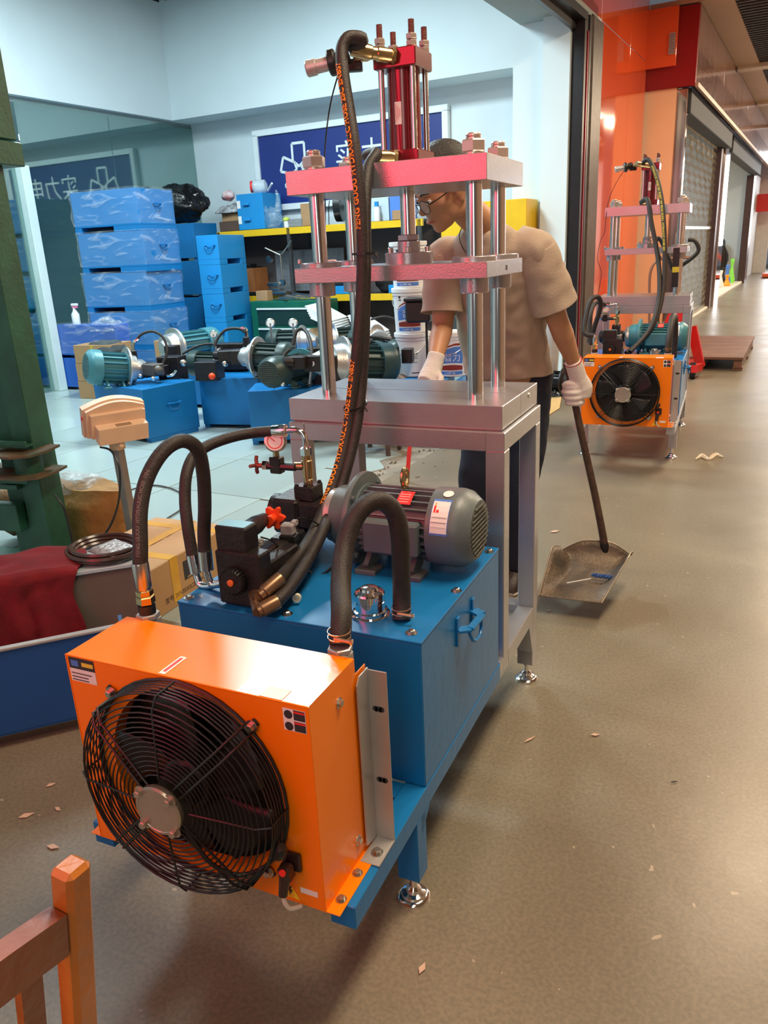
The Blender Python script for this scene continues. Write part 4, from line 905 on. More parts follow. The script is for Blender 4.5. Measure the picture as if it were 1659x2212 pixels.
ell((0, .094, -.022), (.016, .020, .014)); ell((0, .086, .002), (.009, .015, .024)); ell((.012, .086, -.026), (.009, .011, .009)); ell((-.012, .086, -.026), (.009, .011, .009))
ell((0, .080, .026), (.045, .014, .011)); ell((0, .082, -.056), (.024, .014, .007)); ell((0, .080, -.067), (.020, .014, .007))
for sgn in (-1, 1):
    ell((sgn*.077, -.008, -.008), (.010, .022, .032)); ell((sgn*.084, -.016, .004), (.008, .014, .020)); ell((sgn*.078, -.002, -.034), (.008, .010, .010))
nk = Vector((-.345, 1.545, 1.565)); bm_.tube([HM(0, -.035, -.03), HM(0, -.045, -.09), nk+Vector((0, .02, 0)), nk+Vector((.005, .06, -.08))], [.058, .058, .062, .075], 18)
loft(bm_, [((-.32, 1.85, .90), (.165, 0, 0), (0, .12, 0)), ((-.325, 1.80, 1.05), (.155, 0, 0), (0, .11, 0)), ((-.33, 1.73, 1.22), (.16, 0, 0), (0, .11, .03)), ((-.335, 1.66, 1.38), (.18, 0, 0), (0, .11, .03)), ((-.338, 1.61, 1.49), (.15, 0, .0), (0, .075, .02)), ((-.34, 1.57, 1.545), (.07, 0, 0), (0, .06, .02))])
bm_.tube([SL+Vector((-.03, 0, .0)), SL+Vector((.02, .01, -.04)), SL.lerp(EL, .55), EL, EL.lerp(WL, .35), WL, WL.lerp(EL, -.10)], [.062, .058, .050, .042, .043, .027, .028], 16)
bm_.tube([SR+Vector((.03, 0, .0)), SR+Vector((-.02, .0, -.04)), SR.lerp(ER, .55), ER, ER.lerp(WR, .35), WR, WR.lerp(ER, -.08)], [.062, .058, .050, .042, .042, .027, .028], 16)
HLg, HRg = Vector((-.235, 1.86, .92)), Vector((-.405, 1.86, .92))
bm_.tube([HLg, (-.245, 1.83, .70), (-.250, 1.80, .50), (-.262, 1.83, .28), (-.268, 1.85, .07)], [.09, .075, .055, .052, .036], 16)
bm_.tube([HRg, (-.425, 1.82, .70), (-.445, 1.78, .50), (-.450, 1.84, .28), (-.455, 1.88, .07)], [.09, .075, .055, .052, .036], 16)
body = remesh(bm_, 'body', .0062, 3, SKIN, man, PB_)
# hair cap: shell over the skull
hm = MB(); hm.sph((0, 0, 0), (.083, .101, .094), 28, 20); q = MB(); keep = []
pts = [(v[0], v[1]-.020, v[2]+.044) for v in hm.v]
fs = [f for f in hm.f if not any((pts[i][1] > .048 and pts[i][2] < .085) or (pts[i][2] < .012 and pts[i][1] > -.03) or pts[i][2] < -.045 for i in f)]
q.add([HM(*p) for p in pts], fs)
for sgn in (-1, 1): q.obox(HM(sgn*.076, .018, .022), (.012, .018, .04), (0, 0, 0))
hr = q.build('hair', HAIR, man, off=PB_); so = hr.modifiers.new('s', 'SOLIDIFY'); so.thickness = .006
# face details
for sgn in (-1, 1):
    m_ = MB(); s0 = MB(); s0.sph((0, 0, 0), (.013, .006, .006), 14, 8); m_.use(PAPER).add([HM(sgn*.031+v[0], .0815+v[1], .004+v[2]) for v in s0.v], s0.f)
    s0 = MB(); s0.sph((0, 0, 0), (.0055, .003, .0055), 12, 8); m_.use(INK).add([HM(sgn*.031+v[0], .087+v[1], .002+v[2]) for v in s0.v], s0.f); m_.build('eye', None, body, off=PB_)
    m_ = MB(); m_.tube([HM(sgn*.048, .080, .012), HM(sgn*.031, .0885, .0125), HM(sgn*.016, .083, .006)], .0022, 6); m_.build('eyelid', SKIN, body, off=PB_)
    m_ = MB(); m_.tube([HM(sgn*.052, .080, .028), HM(sgn*.034, .0925, .033), HM(sgn*.014, .093, .026)], [.002, .004, .003], 8); m_.build('eyebrow', HAIR, body, off=PB_)
m_ = MB(); m_.tube([HM(-.024, .082, -.0615), HM(-.010, .094, -.060), HM(0, .095, -.0615), HM(.010, .094, -.060), HM(.024, .082, -.0615)], [.001, .0045, .004, .0045, .001], 8)
m_.build('lips', mat('lips', (.50, .15, .12), .5, 0, .05), body, off=PB_)
gl = MB()
for sgn in (-1, 1):
    ring = [HM(sgn*.036+.027*cos(2*pi*k/24), .106-.10*(.036+.027*cos(2*pi*k/24)*sgn)**1.0*.12, -.004+.021*sin(2*pi*k/24)) for k in range(24)]
    gl.use(BLACK).tube(ring, .0016, 6, closed=True, smooth=False)
    gl.use(mat('lens', (.75, .62, .64), .03, 0, .01, alpha=.28)).add(ring, [tuple(range(24))])
    gl.use(BLACK).tube([HM(sgn*.063, .100, .004), HM(sgn*.080, .07, .008), HM(sgn*.086, -.005, .012)], .0020, 6, smooth=False)
gl.tube([HM(-.010, .106, .003), HM(0, .109, .007), HM(.010, .106, .003)], .0016, 6); gl.build('glasses', None, man, off=PB_, smooth=True)
# shirt
sm_ = MB()
loft(sm_, [((-.318, 1.83, .965), (.192, 0, 0), (0, .150, 0)), ((-.322, 1.80, 1.06), (.186, 0, 0), (0, .145, 0)), ((-.33, 1.735, 1.22), (.182, 0, 0), (0, .135, .03)), ((-.337, 1.665, 1.38), (.198, 0, 0), (0, .130, .03)), ((-.340, 1.62, 1.475), (.185, 0, .005), (0, .100, .02)), ((-.343, 1.585, 1.535), (.115, 0, .0), (0, .078, .02)), ((-.345, 1.57, 1.565), (.075, 0, .0), (0, .068, .02))], 32)
eL = SL.lerp(EL, .80); eR = SR.lerp(ER, .82)
sm_.tube([SL+Vector((-.06, 0, .01)), SL+Vector((.0, .0, -.01)), SL.lerp(EL, .30)], [.075, .080, .070], 20)
sm_.tube([SR+Vector((.06, 0, .01)), SR+Vector((.0, .0, -.01)), SR.lerp(ER, .30)], [.075, .080, .068], 20)
shirt = remesh(sm_, 'shirt', .009, 4, SHIRT, man, PB_, cut=[((-.318, 1.83, .985), (0, .05, -1), 1), ((-.352, 1.50, 1.560), (-.05, -.62, .78), .14)], solid=.003, disp=.014)
for A_, B_, rr in ((SL, EL, (.076, .084, .084, .088, .093)), (SR, ER, (.074, .080, .078, .080, .084))):
    m_ = MB(); m_.tube([A_+Vector((0, 0, .004)), A_.lerp(B_, .2), A_.lerp(B_, .42), A_.lerp(B_, .62), A_.lerp(B_, .80)], list(rr), 40, sub=8, caps=False)
    ax = (B_-A_).normalized()
    for i_, v in enumerate(m_.v):
        v = Vector(v); q = (v-A_).dot(ax)/(B_-A_).length; c = A_+ax*(v-A_).dot(ax); d_ = (v-c); k = noise.noise(Vector((d_.normalized().x*2.2, d_.normalized().z*2.2, q*5)))*.007*(.3+q)
        m_.v[i_] = tuple(v+d_.normalized()*k)
    o_ = m_.build('sleeve', SHIRT, shirt, off=PB_, ang=80); so = o_.modifiers.new('s', 'SOLIDIFY'); so.thickness = .004; so.offset = 1
m_ = MB(); m_.tube([(-.41, 1.53, 1.575), (-.42, 1.515, 1.54), (-.405, 1.50, 1.50), (-.37, 1.495, 1.455), (-.335, 1.50, 1.44)], .0018, 6); m_.build('neck_cord', INK, man, off=PB_)
# trousers
tm = MB()
tm.tube([HLg+Vector((-.02, 0, .06)), (-.245, 1.83, .70), (-.250, 1.80, .50), (-.262, 1.83, .28), (-.268, 1.85, .10)], [.125, .098, .078, .072, .070], 20)
tm.tube([HRg+Vector((.02, 0, .06)), (-.425, 1.82, .70), (-.447, 1.775, .50), (-.452, 1.84, .28), (-.457, 1.88, .10)], [.125, .098, .080, .072, .070], 20)
loft(tm, [((-.32, 1.855, .84), (.17, 0, 0), (0, .13, 0)), ((-.32, 1.85, 1.02), (.17, 0, 0), (0, .125, 0))])
remesh(tm, 'trousers', .011, 3, JEAN, man, PB_, disp=.008)
for (x, y), (tx, ty) in (((-.268, 1.85), (-.282, 1.715)), ((-.457, 1.88), (-.49, 1.75))):
    m_ = MB(); loft(m_, [((x, y+.05, .045), (.035, 0, 0), (0, .01, .04)), ((x, y+.02, .06), (.042, 0, 0), (0, .01, .055)), (((x+tx)/2, (y+ty)/2, .05), (.045, 0, 0), (0, .005, .045)), ((tx, ty+.03, .035), (.042, 0, 0), (0, .004, .03)), ((tx, ty, .025), (.028, 0, 0), (0, .003, .018))], 16)
    sh = m_.build('shoe', SHOE, man, off=PB_, ang=60); m_ = MB(); loft(m_, [((x, y+.062, .008), (.036, 0, 0), (0, 0, .008)), (((x+tx)/2, (y+ty)/2, .008), (.048, 0, 0), (0, 0, .008)), ((tx, ty-.004, .008), (.034, 0, 0), (0, 0, .008))], 12); m_.build('sole', mat('sole_pale', (.40, .36, .32), .7), sh, off=PB_)
# gloves
St0, St1 = Vector((-0.073,1.860,0.998)), Vector((0.099,1.970,0.163)); sd_ = (St1-St0).normalized()
gm_ = MB(); gc = St0.lerp(St1, .125)
px_ = Vector((.93, .36, 0)).normalized(); fy_ = Vector((.36, -.93, 0)).normalized()   # towards image right / camera
pc_ = gc+px_*.036+Vector((0, 0, .012))
gm_.tube([WL+(WL-EL).normalized()*-.015, WL.lerp(pc_, .5), pc_+Vector((0, 0, .012)), pc_-Vector((0, 0, .03))], [.036, .036, .044, .036], 16)
for k in range(4):
    z0 = .034-.0235*k; b_ = gc+sd_*(-z0)+px_*(.040-.003*k); ln = (.95, 1.05, 1.0, .85)[k]
    gm_.tube([b_, b_+fy_*.022-px_*.012, b_+fy_*.036*ln-px_*.034, b_+fy_*.026*ln-px_*.062, b_+fy_*.002-px_*.072*ln, b_-fy_*.014-px_*.060], [.0145, .0140, .0128, .012, .0112, .009], 12)
gm_.tube([pc_+Vector((-.01, 0, .03)), gc+sd_*-.045+px_*.012+fy_*.030, gc+sd_*-.050-px_*.018+fy_*.028, gc+sd_*-.038-px_*.034+fy_*.012], [.016, .0145, .0130, .011], 12)
remesh(gm_, 'glove', .0042, 2, GLOVE, man, PB_)
m_ = MB(); u_ = (WL-EL).normalized(); a_ = u_.orthogonal().normalized(); b_ = u_.cross(a_); m_.tube([WL-u_*.012+(a_*cos(2*pi*k/16)+b_*sin(2*pi*k/16))*.034 for k in range(16)], .0035, 6, closed=True, smooth=False); m_.build('glove_cuff', mat('cuff_red', (.45, .05, .04), .8), man, off=PB_)
gm_ = MB(); d_ = Vector((-.15, -.75, -.55)).normalized(); pc_ = WR+Vector((-.01, -.03, -.05))
gm_.tube([WR+Vector((.004, .015, .03)), WR, pc_, pc_+d_*.04], [.034, .034, .042, .036], 16)
for k in range(4):
    b_ = pc_+Vector((-.030+.021*k, -.03, -.03)); L_ = (.8, .95, 1, .9)[k]; gm_.tube([b_, b_+Vector((0, -.030, -.012))*L_, b_+Vector((0, -.055, -.032))*L_, b_+Vector((0, -.062, -.055))*L_], [.0135, .0128, .0118, .0095], 10)
gm_.tube([pc_+Vector((.03, 0, .01)), pc_+Vector((.052, -.02, -.005)), pc_+Vector((.054, -.045, -.02))], [.016, .014, .011], 10)
remesh(gm_, 'glove', .0045, 2, GLOVE, man, PB_)
# ---------------------------------------------------------------- shovel
WOODD = mat('old_handle', (.075, .040, .028), .55, 0, .3, 30, .3, 120)
PAN = mat('rusty_pan', (.17, .115, .07), .5, .25, .3, 7, .35, 60, col2=(.055, .043, .035))
SB = Vector((.03, 1.75, 0)); sv = thing('dustpan_shovel', 'long-handled rusty metal scoop shovel held just above the floor in a gloved hand', 'shovel', SB)
m_ = MB(); m_.tube([St0-sd_*.02, St0.lerp(St1, .3), St0.lerp(St1, .7)+Vector((.004, 0, 0)), St1], [.0135, .0155, .016, .0175], 14); m_.sph(St0-sd_*.02, .0155, 12, 8); m_.build('handle', WOODD, sv, off=SB)
L0, L1 = Vector((-0.112,1.580,0.085)), Vector((0.147,1.591,0.085)); K0, K1 = Vector((-0.077,1.920,0.115)), Vector((0.193,1.950,0.115))
def pan(u, v):
    b = (L0.lerp(L1, u)).lerp(K0.lerp(K1, u), min(1, v*1.12)); e = abs(2*u-1)
    side = max(0, (e-.62)/.38)**1.7*(.105*min(1, v*1.35)**1.1)*(1-.55*max(0, (v-.68)/.32)**1.2); back = max(0, (v-.72)/.28)**1.6*.100*(1-.55*e**3)
    out = (L1-L0).normalized()*(2*u-1)*side*.35
    return b+Vector((0, 0, max(side, back)))+out+(K0-L0).normalized()*back*.25
m_ = MB(); m_.sheet(pan, 33, 22); pn = m_.build('scoop', PAN, sv, off=SB, ang=80); so = pn.modifiers.new('s', 'SOLIDIFY'); so.thickness = .0025; so.offset = 0
m_ = MB(); rim = [pan(0, v/10) for v in range(11)]+[pan(u/12, 1) for u in range(1, 13)]+[pan(1, 1-v/10) for v in range(1, 11)]; m_.tube(rim, .003, 6, smooth=False); m_.build('rim', mat('rim_worn', (.30, .24, .18), .4, .7, .2, 20), pn, off=SB)
m_ = MB(); m_.lathe([(.021, 0), (.021, .05), (.018, .06)], St1+sd_*.012, -sd_, 16); m_.build('socket', BLACKM, pn, off=SB)
m_ = MB()
mm_ = Vector((0.053,1.718,0.112)); m_.tube([mm_+Vector((-.07, -.03, .0)), mm_+Vector((.02, .04, .004))], .0025, 6, smooth=False); tag(m_.build('stick', PAPER), 'thin white stick lying in the scoop of the shovel', 'stick')
m_ = MB()
for k in range(7): m_.tube([mm_+Vector((.02+.012*k, .05+.006*sin(k*2), .012)), mm_+Vector((.03+.012*k, .056, .020)), mm_+Vector((.036+.012*k, .05, .008))], .006, 6)
tag(m_.build('rag', mat('scrap_blue', (.02, .07, .25), .7)), 'crumpled dark blue scrap lying in the scoop of the shovel', 'scrap')
# ================================================================ SHOP CONTENTS
def tank_thing(label, near, rot, w, d, h, m=None, group=None, slot='', handle='y', z0=0, name='oil_tank', wrap=0, feet=True):
    """tank whose near right corner stands at `near`; w along -x, d along +y (local)"""
    T = thing(name, label, 'tank', (near[0], near[1], z0), radians(rot), group)
    mb = MB(); g = (.062 if slot else .035) if feet else 0
    mb.box(-w, 0, 0, d, g, h, .003)
    if feet:
        if slot == 'y':
            for a, b in ((0, d*.28), (d*.80, d)): mb.box(-w, 0, a, b, 0, g)
        elif slot == 'x':
            for a, b in ((-w, -w*.90), (-w*.40, 0)): mb.box(a, b, 0, d, 0, g)
        else:
            for a, b in ((-w, -w+.05), (-.06, 0)): mb.box(a, b, .02, d-.02, 0, g)
    mb.build('tank_body', m or TANK2, T, ang=20)
    hb = MB(); hz = h*.66; 
    if handle in ('y', 'both'):
        for y in (d*.42,): hb.beam((.004, y, hz), (.028, y+.01, hz), .03, .008); hb.beam((.028, y, hz), (.03, y+.12, hz-.005), .018, .008); hb.beam((.004, y+.13, hz), (.028, y+.118, hz), .03, .008); hb.tube([(.02, y, hz-.01), (.03, y+.03, hz-.05), (.03, y+.09, hz-.05), (.02, y+.12, hz-.01)], .006, 6)
    if handle in ('x', 'both'):
        x = -w*.58; hb.beam((x, -.004, hz), (x+.01, -.028, hz), .03, .008); hb.beam((x, -.028, hz), (x+.12, -.03, hz-.005), .018, .008); hb.beam((x+.13, -.004, hz), (x+.118, -.028, hz), .03, .008); hb.tube([(x, -.02, hz-.01), (x+.03, -.03, hz-.05), (x+.09, -.03, hz-.05), (x+.12, -.02, hz-.01)], .006, 6)
    if hb.v: hb.build('handle', m or TANK2, T, ang=20)
    if wrap:
        fm = MB(); e = .008; per = [(-w-e, -e), (-w*.66, -e), (-w*.33, -e), (e, -e), (e, d*.5), (e, d+e), (-w*.5, d+e), (-w-e, d+e), (-w-e, d*.5)]
        n = 64; L = len(per)
        def fs_(u, v):
            q = u*L; i = int(q) % L; f = q-int(q); a, b = per[i], per[(i+1) % L]; x = a[0]+(b[0]-a[0])*f; y = a[1]+(b[1]-a[1])*f
            k = noise.noise(Vector((x*3+wrap*7, y*3, v*2)))*.020+.010*noise.noise(Vector((x*9, y*9+wrap, v*5)))+.006; cx_, cy_ = -w/2, d/2
            return Vector((x+(x-cx_)*k*2.2, y+(y-cy_)*k*2.2, g+.02+(h-g-.0)*v))
        fm.sheet(fs_, n+1, 12)
        def top(u, v):
            x = -w-e+(w+2*e)*u; y = -e+(d+2*e)*v; return Vector((x, y, h+.006+.014*abs(noise.noise(Vector((x*9, y*9, wrap))))))
        fm.sheet(top, 18, 14); fm.build('stretch_film', FILM, T, ang=60)
    return T
# wrapped stack, five tanks high
stk = Vector((-5.925, 6.208)); pitch = .462
for k in range(5):
    jx = (.0, .01, -.01, .015, 0)[k]
    tank_thing(('bottom', 'second from the floor', 'third from the floor', 'fourth from the floor', 'topmost')[k]+' of the tall stack of film-wrapped blue tanks' if k else 'lowest of the tall stack of film-wrapped blue tanks', (stk.x+jx, stk.y), 3, .95, .70, pitch-.004, group='film-wrapped tanks in the tall stack', z0=k*pitch, wrap=k+1, slot='x')
# tanks beside it, behind and in front
a_ = Vector((-6.440,8.477,2.108)); b_ = Vector((-7.168,8.525,2.152))
for k in range(4):
    tank_thing(('lowest', 'second from the floor', 'third from the floor', 'topmost')[k]+' blue tank of the hindmost stack beneath the black bag', (a_.x-.04, a_.y-.55), -4, .62, .5, .49, group='tanks in the hindmost stack', z0=k*.494, handle='')
c_ = Vector((-6.397, 8.10))
names_ = ('lowest', 'second from the floor', 'middle', 'second from the top', 'topmost')
for k in range(5):
    tank_thing(names_[k]+' tank of the narrow unwrapped blue stack, handle facing out', (-5.52, 7.12), 8, .30, .75, .352, m=CABB, group='tanks in the narrow stack', z0=k*.356, handle='x', slot='y')
for k in range(2):
    tank_thing(('lower', 'upper')[k]+' bright blue tank by the white post, spray bottle on the pair', (-6.30, 5.95), 0, 1.05, .24, .398, m=mat('royal_blue', (.012, .11, .50), .42, 0, .05), group='two bright blue tanks by the post', z0=k*.40, handle='', wrap=0 if k == 0 else 8)
# cartons
def carton(label, near, rot, w, d, h, z0=0, group=None, tape=True):
    T = thing('carton', label, 'box', (near[0], near[1], z0), radians(rot), group)
    mb = MB(); mb.box(-w, 0, 0, d, 0, h, .004); mb.build('cardboard_body', CARD, T, ang=20)
    if tape:
        mb = MB(); mb.box(-w-.001, .001, d/2-.025, d/2+.025, h, h+.001); mb.box(-w/2-.02, -w/2+.02, -.0015, 0, 0, h); mb.build('tape', TAPE, T, smooth=False)
    return T
for k in range(3):
    carton(('lowest', 'middle', 'topmost')[k]+' brown carton of the column behind the light blue motor', (-6.02+.01*k, 5.50), 6, .50, .42, .205, k*.207, 'cartons in the left column')
    carton(('lowest', 'middle', 'topmost')[k]+' brown carton of the column right behind the curved hose', (-5.22, 5.95), 6, .48, .42, .205, k*.207, 'cartons in the right column')
def cloth(name, label, cat, c, sx, sy, h, m, seed, drop=.0, rot=0):
    mb = MB(); c = Vector(c)
    def f(u, v):
        x, y = (u-.5)*sx, (v-.5)*sy; r = max(abs(u-.5), abs(v-.5))*2
        z = h*(.35+.65*abs(noise.noise(Vector((x*7+seed, y*7, seed)))))*(1-r**3)-drop*max(0, r-.7)/.3
        x += .03*noise.noise(Vector((x*5, y*5, seed+3))); y += .03*noise.noise(Vector((x*5, y*5, seed+9)))
        return Vector((c.x+x*cos(rot)-y*sin(rot), c.y+x*sin(rot)+y*cos(rot), c.z+z+.004))
    mb.sheet(f, 26, 26); o = mb.build(name, m, ang=70); so = o.modifiers.new('s', 'SOLIDIFY'); so.thickness = .003
    return tag(o, label, cat)
cloth('rag', 'dark grey cloth draped over the top carton behind the light blue motor', 'cloth', (-6.18, 5.64, .625), .40, .34, .05, mat('cloth_grey', (.06, .075, .08), .9, 0, .2), 3, .10)
cloth('plastic_bag', 'crumpled clear bag on the bright blue tanks beside the spray bottle', 'bag', (-6.52, 6.07, .80), .42, .26, .12, CLEAR, 5, .08)
cloth('plastic_bag', 'bluish film sheet lying on the right column of cartons', 'bag', (-5.40, 6.12, .625), .46, .36, .08, film('blue_film', .7, (.45, .62, .68)), 11, .05)
m_ = MB(); p_ = Vector((-7.0, 6.06, .80)); m_.use(WHITE).lathe([(.045, 0), (.048, .01), (.048, .12), (.020, .17), (.018, .20)], p_, (0, 0, 1), 18); m_.use(mat('trigger_pink', (.85, .18, .35), .4)).box(p_.x-.03, p_.x+.05, p_.y-.015, p_.y+.015, .995, 1.02, .004); m_.use(WHITE).box(p_.x-.035, p_.x+.06, p_.y-.018, p_.y+.018, 1.02, 1.05, .006)
tag(m_.build('spray_bottle', None), 'white spray bottle with pink trigger standing on the bright blue tank', 'bottle')
# black bag on the hindmost stack
m_ = MB(); bc = Vector((-6.866,8.355,2.377))
def blob(mb, c, r, seed, amp=.18, seg=28, ring=18, flat=None):
    s0 = MB(); s0.sph((0, 0, 0), (1, 1, 1), seg, ring)
    for v in range(len(s0.v)):
        p = Vector(s0.v[v]); k = 1+amp*noise.noise(p*2.2+Vector((seed, 0, 0)))+amp*.5*noise.noise(p*6+Vector((0, seed, 0)))
        p = Vector((p.x*r[0]*k, p.y*r[1]*k, p.z*r[2]*k))
        if flat is not None and p.z < flat: p.z = flat
        s0.v[v] = tuple(Vector(c)+p)
    mb.add(s0.v, s0.f)
blob(m_, (bc.x+.05, bc.y-.2, 2.23), (.40, .28, .27), 4, .22, 40, 26, -.24)
tag(m_.build('bin_bag', mat('bag_black', (.006, .006, .007), .22, 0, .2, 8, .5, 14, dist=.03), ang=80), 'black plastic bag full of stuff on top of the hindmost blue stack', 'bag')
# ---- shelf rack
rk = thing('shelf_rack', 'yellow-edged steel storage rack against the back wall under the sign', 'rack', SP(-3.6, 8.3, 0), -TH)
def rbox(mb, s0, s1, t0, t1, z0, z1, c=0): return mb.box(s0+3.6, s1+3.6, t0-8.3, t1-8.3, z0, z1, c)
DK = mat('rack_dark', (.05, .05, .055), .6, .2, .2)
for z in (1.845, .965):
    m_ = MB(); rbox(m_, -5.12, -1.9, 7.98, 8.02, z-.085, z, .003); m_.build('shelf_beam', YEL, rk, smooth=False)
    m_ = MB(); rbox(m_, -5.12, -1.9, 8.02, 8.55, z-.03, z-.002); m_.build('shelf_board', DK, rk, smooth=False)
for s_ in (-5.09, -3.9, -1.95):
    for t_ in (8.0, 8.52): m_ = MB(); rbox(m_, s_-.025, s_+.025, t_-.02, t_+.02, 0, 1.84 if t_ < 8.2 else 1.9); m_.build('upright', DK, rk, smooth=False)
m_ = MB(); rbox(m_, -5.12, -1.9, 8.53, 8.56, .0, 1.84); m_.build('back_panel', mat('panel_taupe', (.115, .095, .095), .8, 0, .1, 2), rk, smooth=False)
m_ = MB(); rbox(m_, -4.45, -3.3, 8.40, 8.42, 1.0, 1.56, .002)
for i in range(26):
    for j in range(9): rbox(m_.use(mat('peg_hole', (.16, .18, .2), .6)) if i+j == 0 else m_, -4.40+i*.043, -4.388+i*.043, 8.396, 8.40, 1.05+j*.052, 1.062+j*.052)
pg = m_.build('pegboard', mat('peg_dark', (.045, .055, .065), .5), rk, smooth=False); pg['kind'] = 'stuff'
def sthing(name, label, cat, mb, m=None, group=None, ang=35): return tag(mb.build(name, m, ang=ang), label, cat, group)
m_ = MB(); p0 = (-5.946,8.314,2.385); sbox(m_.use(CABB), -4.72, -4.28, 7.99, 8.42, 1.85, 2.31, .004)
o_ = thing('oil_tank', 'small bright blue tank with two handles on the top shelf under the red-capped jar', 'tank', SP(-4.5, 8.2, 1.85)); m_.build('tank_body', None, o_, off=o_.location, smooth=False)
for z in (2.18, 1.98):
    m_ = MB(); sbox(m_, -4.60, -4.50, 7.955, 7.99, z-.02, z+.02, .006); m_.build('handle', CABB, o_, off=o_.location, smooth=False)
    m_ = MB(); sbox(m_, -4.715, -4.66, 7.986, 7.99, z-.05, z+.05); m_.build('paper_label', PAPER, o_, off=o_.location, smooth=False)
m_ = MB(); q0 = SP(-4.50, 8.10, 2.40); q1 = SP(-4.30, 8.2, 2.40); m_.use(mat('jar_clear', (.72, .80, .85), .08, 0, .02, alpha=.6)).lathe([(.07, 0), (.085, .03), (.085, .17), (.03, .2)], q0, q1-q0, 24); m_.use(PRED).lathe([(.073, -.03), (.076, -.025), (.076, .0)], q0, q1-q0, 24); m_.use(WHITE).cyl(SP(-4.33, 8.2, 2.34), SP(-4.18, 8.1, 2.42), .014)
sthing('plastic_jar', 'clear jar with a red lid lying on the small blue tank', 'jar', m_)
m_ = MB(); c_ = SP(-4.18, 8.06, 1.98); blob(m_, c_, (.13, .10, .13), 9, .25, 24, 16, -.125); m_.tube([c_+Vector((-.10, 0, .08)), c_+Vector((-.15, 0, .20)), c_+Vector((-.12, 0, .27))], [.05, .03, .012], 8); m_.tube([c_+Vector((.08, 0, .08)), c_+Vector((.10, 0, .24)), c_+Vector((.08, 0, .35))], [.05, .03, .012], 8)
sthing('plastic_bag', 'thin carrier bag with upright handles on the top shelf beside the blue tank', 'bag', m_, film('white_bag', .75, (.7, .82, .85)), ang=70)
m_ = MB(); m_.use(WHITE).lathe([(.04, 0), (.04, .08)], SP(-3.99, 8.1, 1.85), (0, 0, 1), 16); m_.use(mat('lime', (.55, .65, .10), .5)).sph(SP(-3.99, 8.1, 1.95), (.05, .05, .035)); sthing('jar', 'small white jar with lime green top on the top shelf', 'jar', m_)
m_ = MB(); 
for a, b in ((-3.93, -3.70),): sbox(m_, a, b, 8.05, 8.25, 1.85, 1.90, .003); sbox(m_, a, b, 8.05, 8.06, 1.90, 1.95); sbox(m_, a, b, 8.24, 8.25, 1.90, 1.95); sbox(m_, a, a+.01, 8.05, 8.25, 1.9, 1.95); sbox(m_, b-.01, b, 8.05, 8.25, 1.9, 1.95)
sthing('tray', 'clear low tray next to the lime-topped jar on the top shelf', 'tray', m_, mat('tray_grey', (.25, .27, .28), .3), ang=20)
def sc(label, s0, s1, t0, t1, z0, z1, m=CARD, name='carton', cat='box', c=.004):
    m_ = MB(); sbox(m_, s0, s1, t0, t1, z0, z1, c); return sthing(name, label, cat, m_, m, ang=20)
sc('small upright tan carton on the top shelf, left of the left column', -3.72, -3.50, 8.05, 8.25, 1.85, 2.13)
sc('orange-brown carton on the second shelf by the blue stack', -4.98, -4.60, 8.06, 8.4, .968, 1.34, mat('carton_rust', (.33, .11, .03), .7, 0, .15))
m_ = MB(); sbox(m_, -4.98, -4.66, 8.10, 8.36, 1.342, 1.36, .004); sbox(m_, -4.95, -4.70, 8.12, 8.3, 1.36, 1.40, .01); sthing('tray', 'black tray lying on the orange-brown carton', 'tray', m_, BLACK)
sc('dark flat case at the left end of the second shelf', -5.05, -4.5, 7.99, 8.05, .968, 1.02, BLACK, 'case', 'case')
m_ = MB(); m_.lathe([(.045, 0), (.045, .02), (.03, .03)], SP(-4.88, 8.02, 1.022), (0, 0, 1), 16); sthing('tape_roll', 'small white puck on the dark flat case', 'roll', m_, WHITE)
sc('brown carton with scuffed lid at the left end of the top shelf', -5.11, -4.76, 8.05, 8.45, 1.85, 1.98, mat('carton_dark', (.10, .06, .045), .7))
sc('tan open carton stacked on the scuffed dark carton', -5.09, -4.79, 8.10, 8.4, 1.982, 2.12)
cloth('shoe_pile', 'heap of black and white striped cloth on the tan open carton', 'cloth', SP(-4.95, 8.2, 2.12), .40, .34, .16, mat('striped', (.55, .56, .58), .7, 0, .2, 18, .4, 20, col2=(.05, .05, .06)), 13, .03)
m_ = MB(); blob(m_, SP(-5.06, 8.25, 2.33), (.10, .08, .07), 2, .2); sthing('bag', 'red and white bundle on the heap of striped cloth', 'bag', m_, mat('redwhite', (.80, .78, .78), .6, 0, .1, 9, col2=(.55, .05, .06)))
m_ = MB(); c_ = SP(-3.20, 8.2, 2.05); m_.lathe([(.16, -.05), (.20, -.045), (.20, .045), (.16, .05)], c_+Vector((0, 0, .03)), ES+ET*.3, 28); m_.tube([c_+ES*-.15+Vector((0, 0, .1)), c_+ES*-.17, c_+ES*-.18+Vector((0, 0, -.2))], .006, 6); sthing('cable_reel', 'black disc-shaped reel on the top shelf between the left columns', 'reel', m_, BLACK)
sc('light blue and white box on the top shelf right of the hoses', -2.92, -2.42, 8.1, 8.4, 1.85, 2.13, mat('box_pale', (.55, .66, .72), .5))
m_ = MB(); m_.use(WHITE).lathe([(.04, 0), (.042, .14), (.03, .17)], SP(-2.55, 8.02, 1.85), (0, 0, 1), 16); m_.use(CABB).lathe([(.028, .17), (.028, .23)], SP(-2.55, 8.02, 1.85), (0, 0, 1), 16); sthing('bottle', 'white bottle with blue cap on the top shelf', 'bottle', m_)
sc('dark blue box on the top shelf by the piston rod', -2.38, -2.12, 8.05, 8.3, 1.85, 2.14, LBLUE)
sc('small tan carton on the top shelf before the dark blue box', -2.32, -2.18, 7.99, 8.05, 1.85, 1.96)
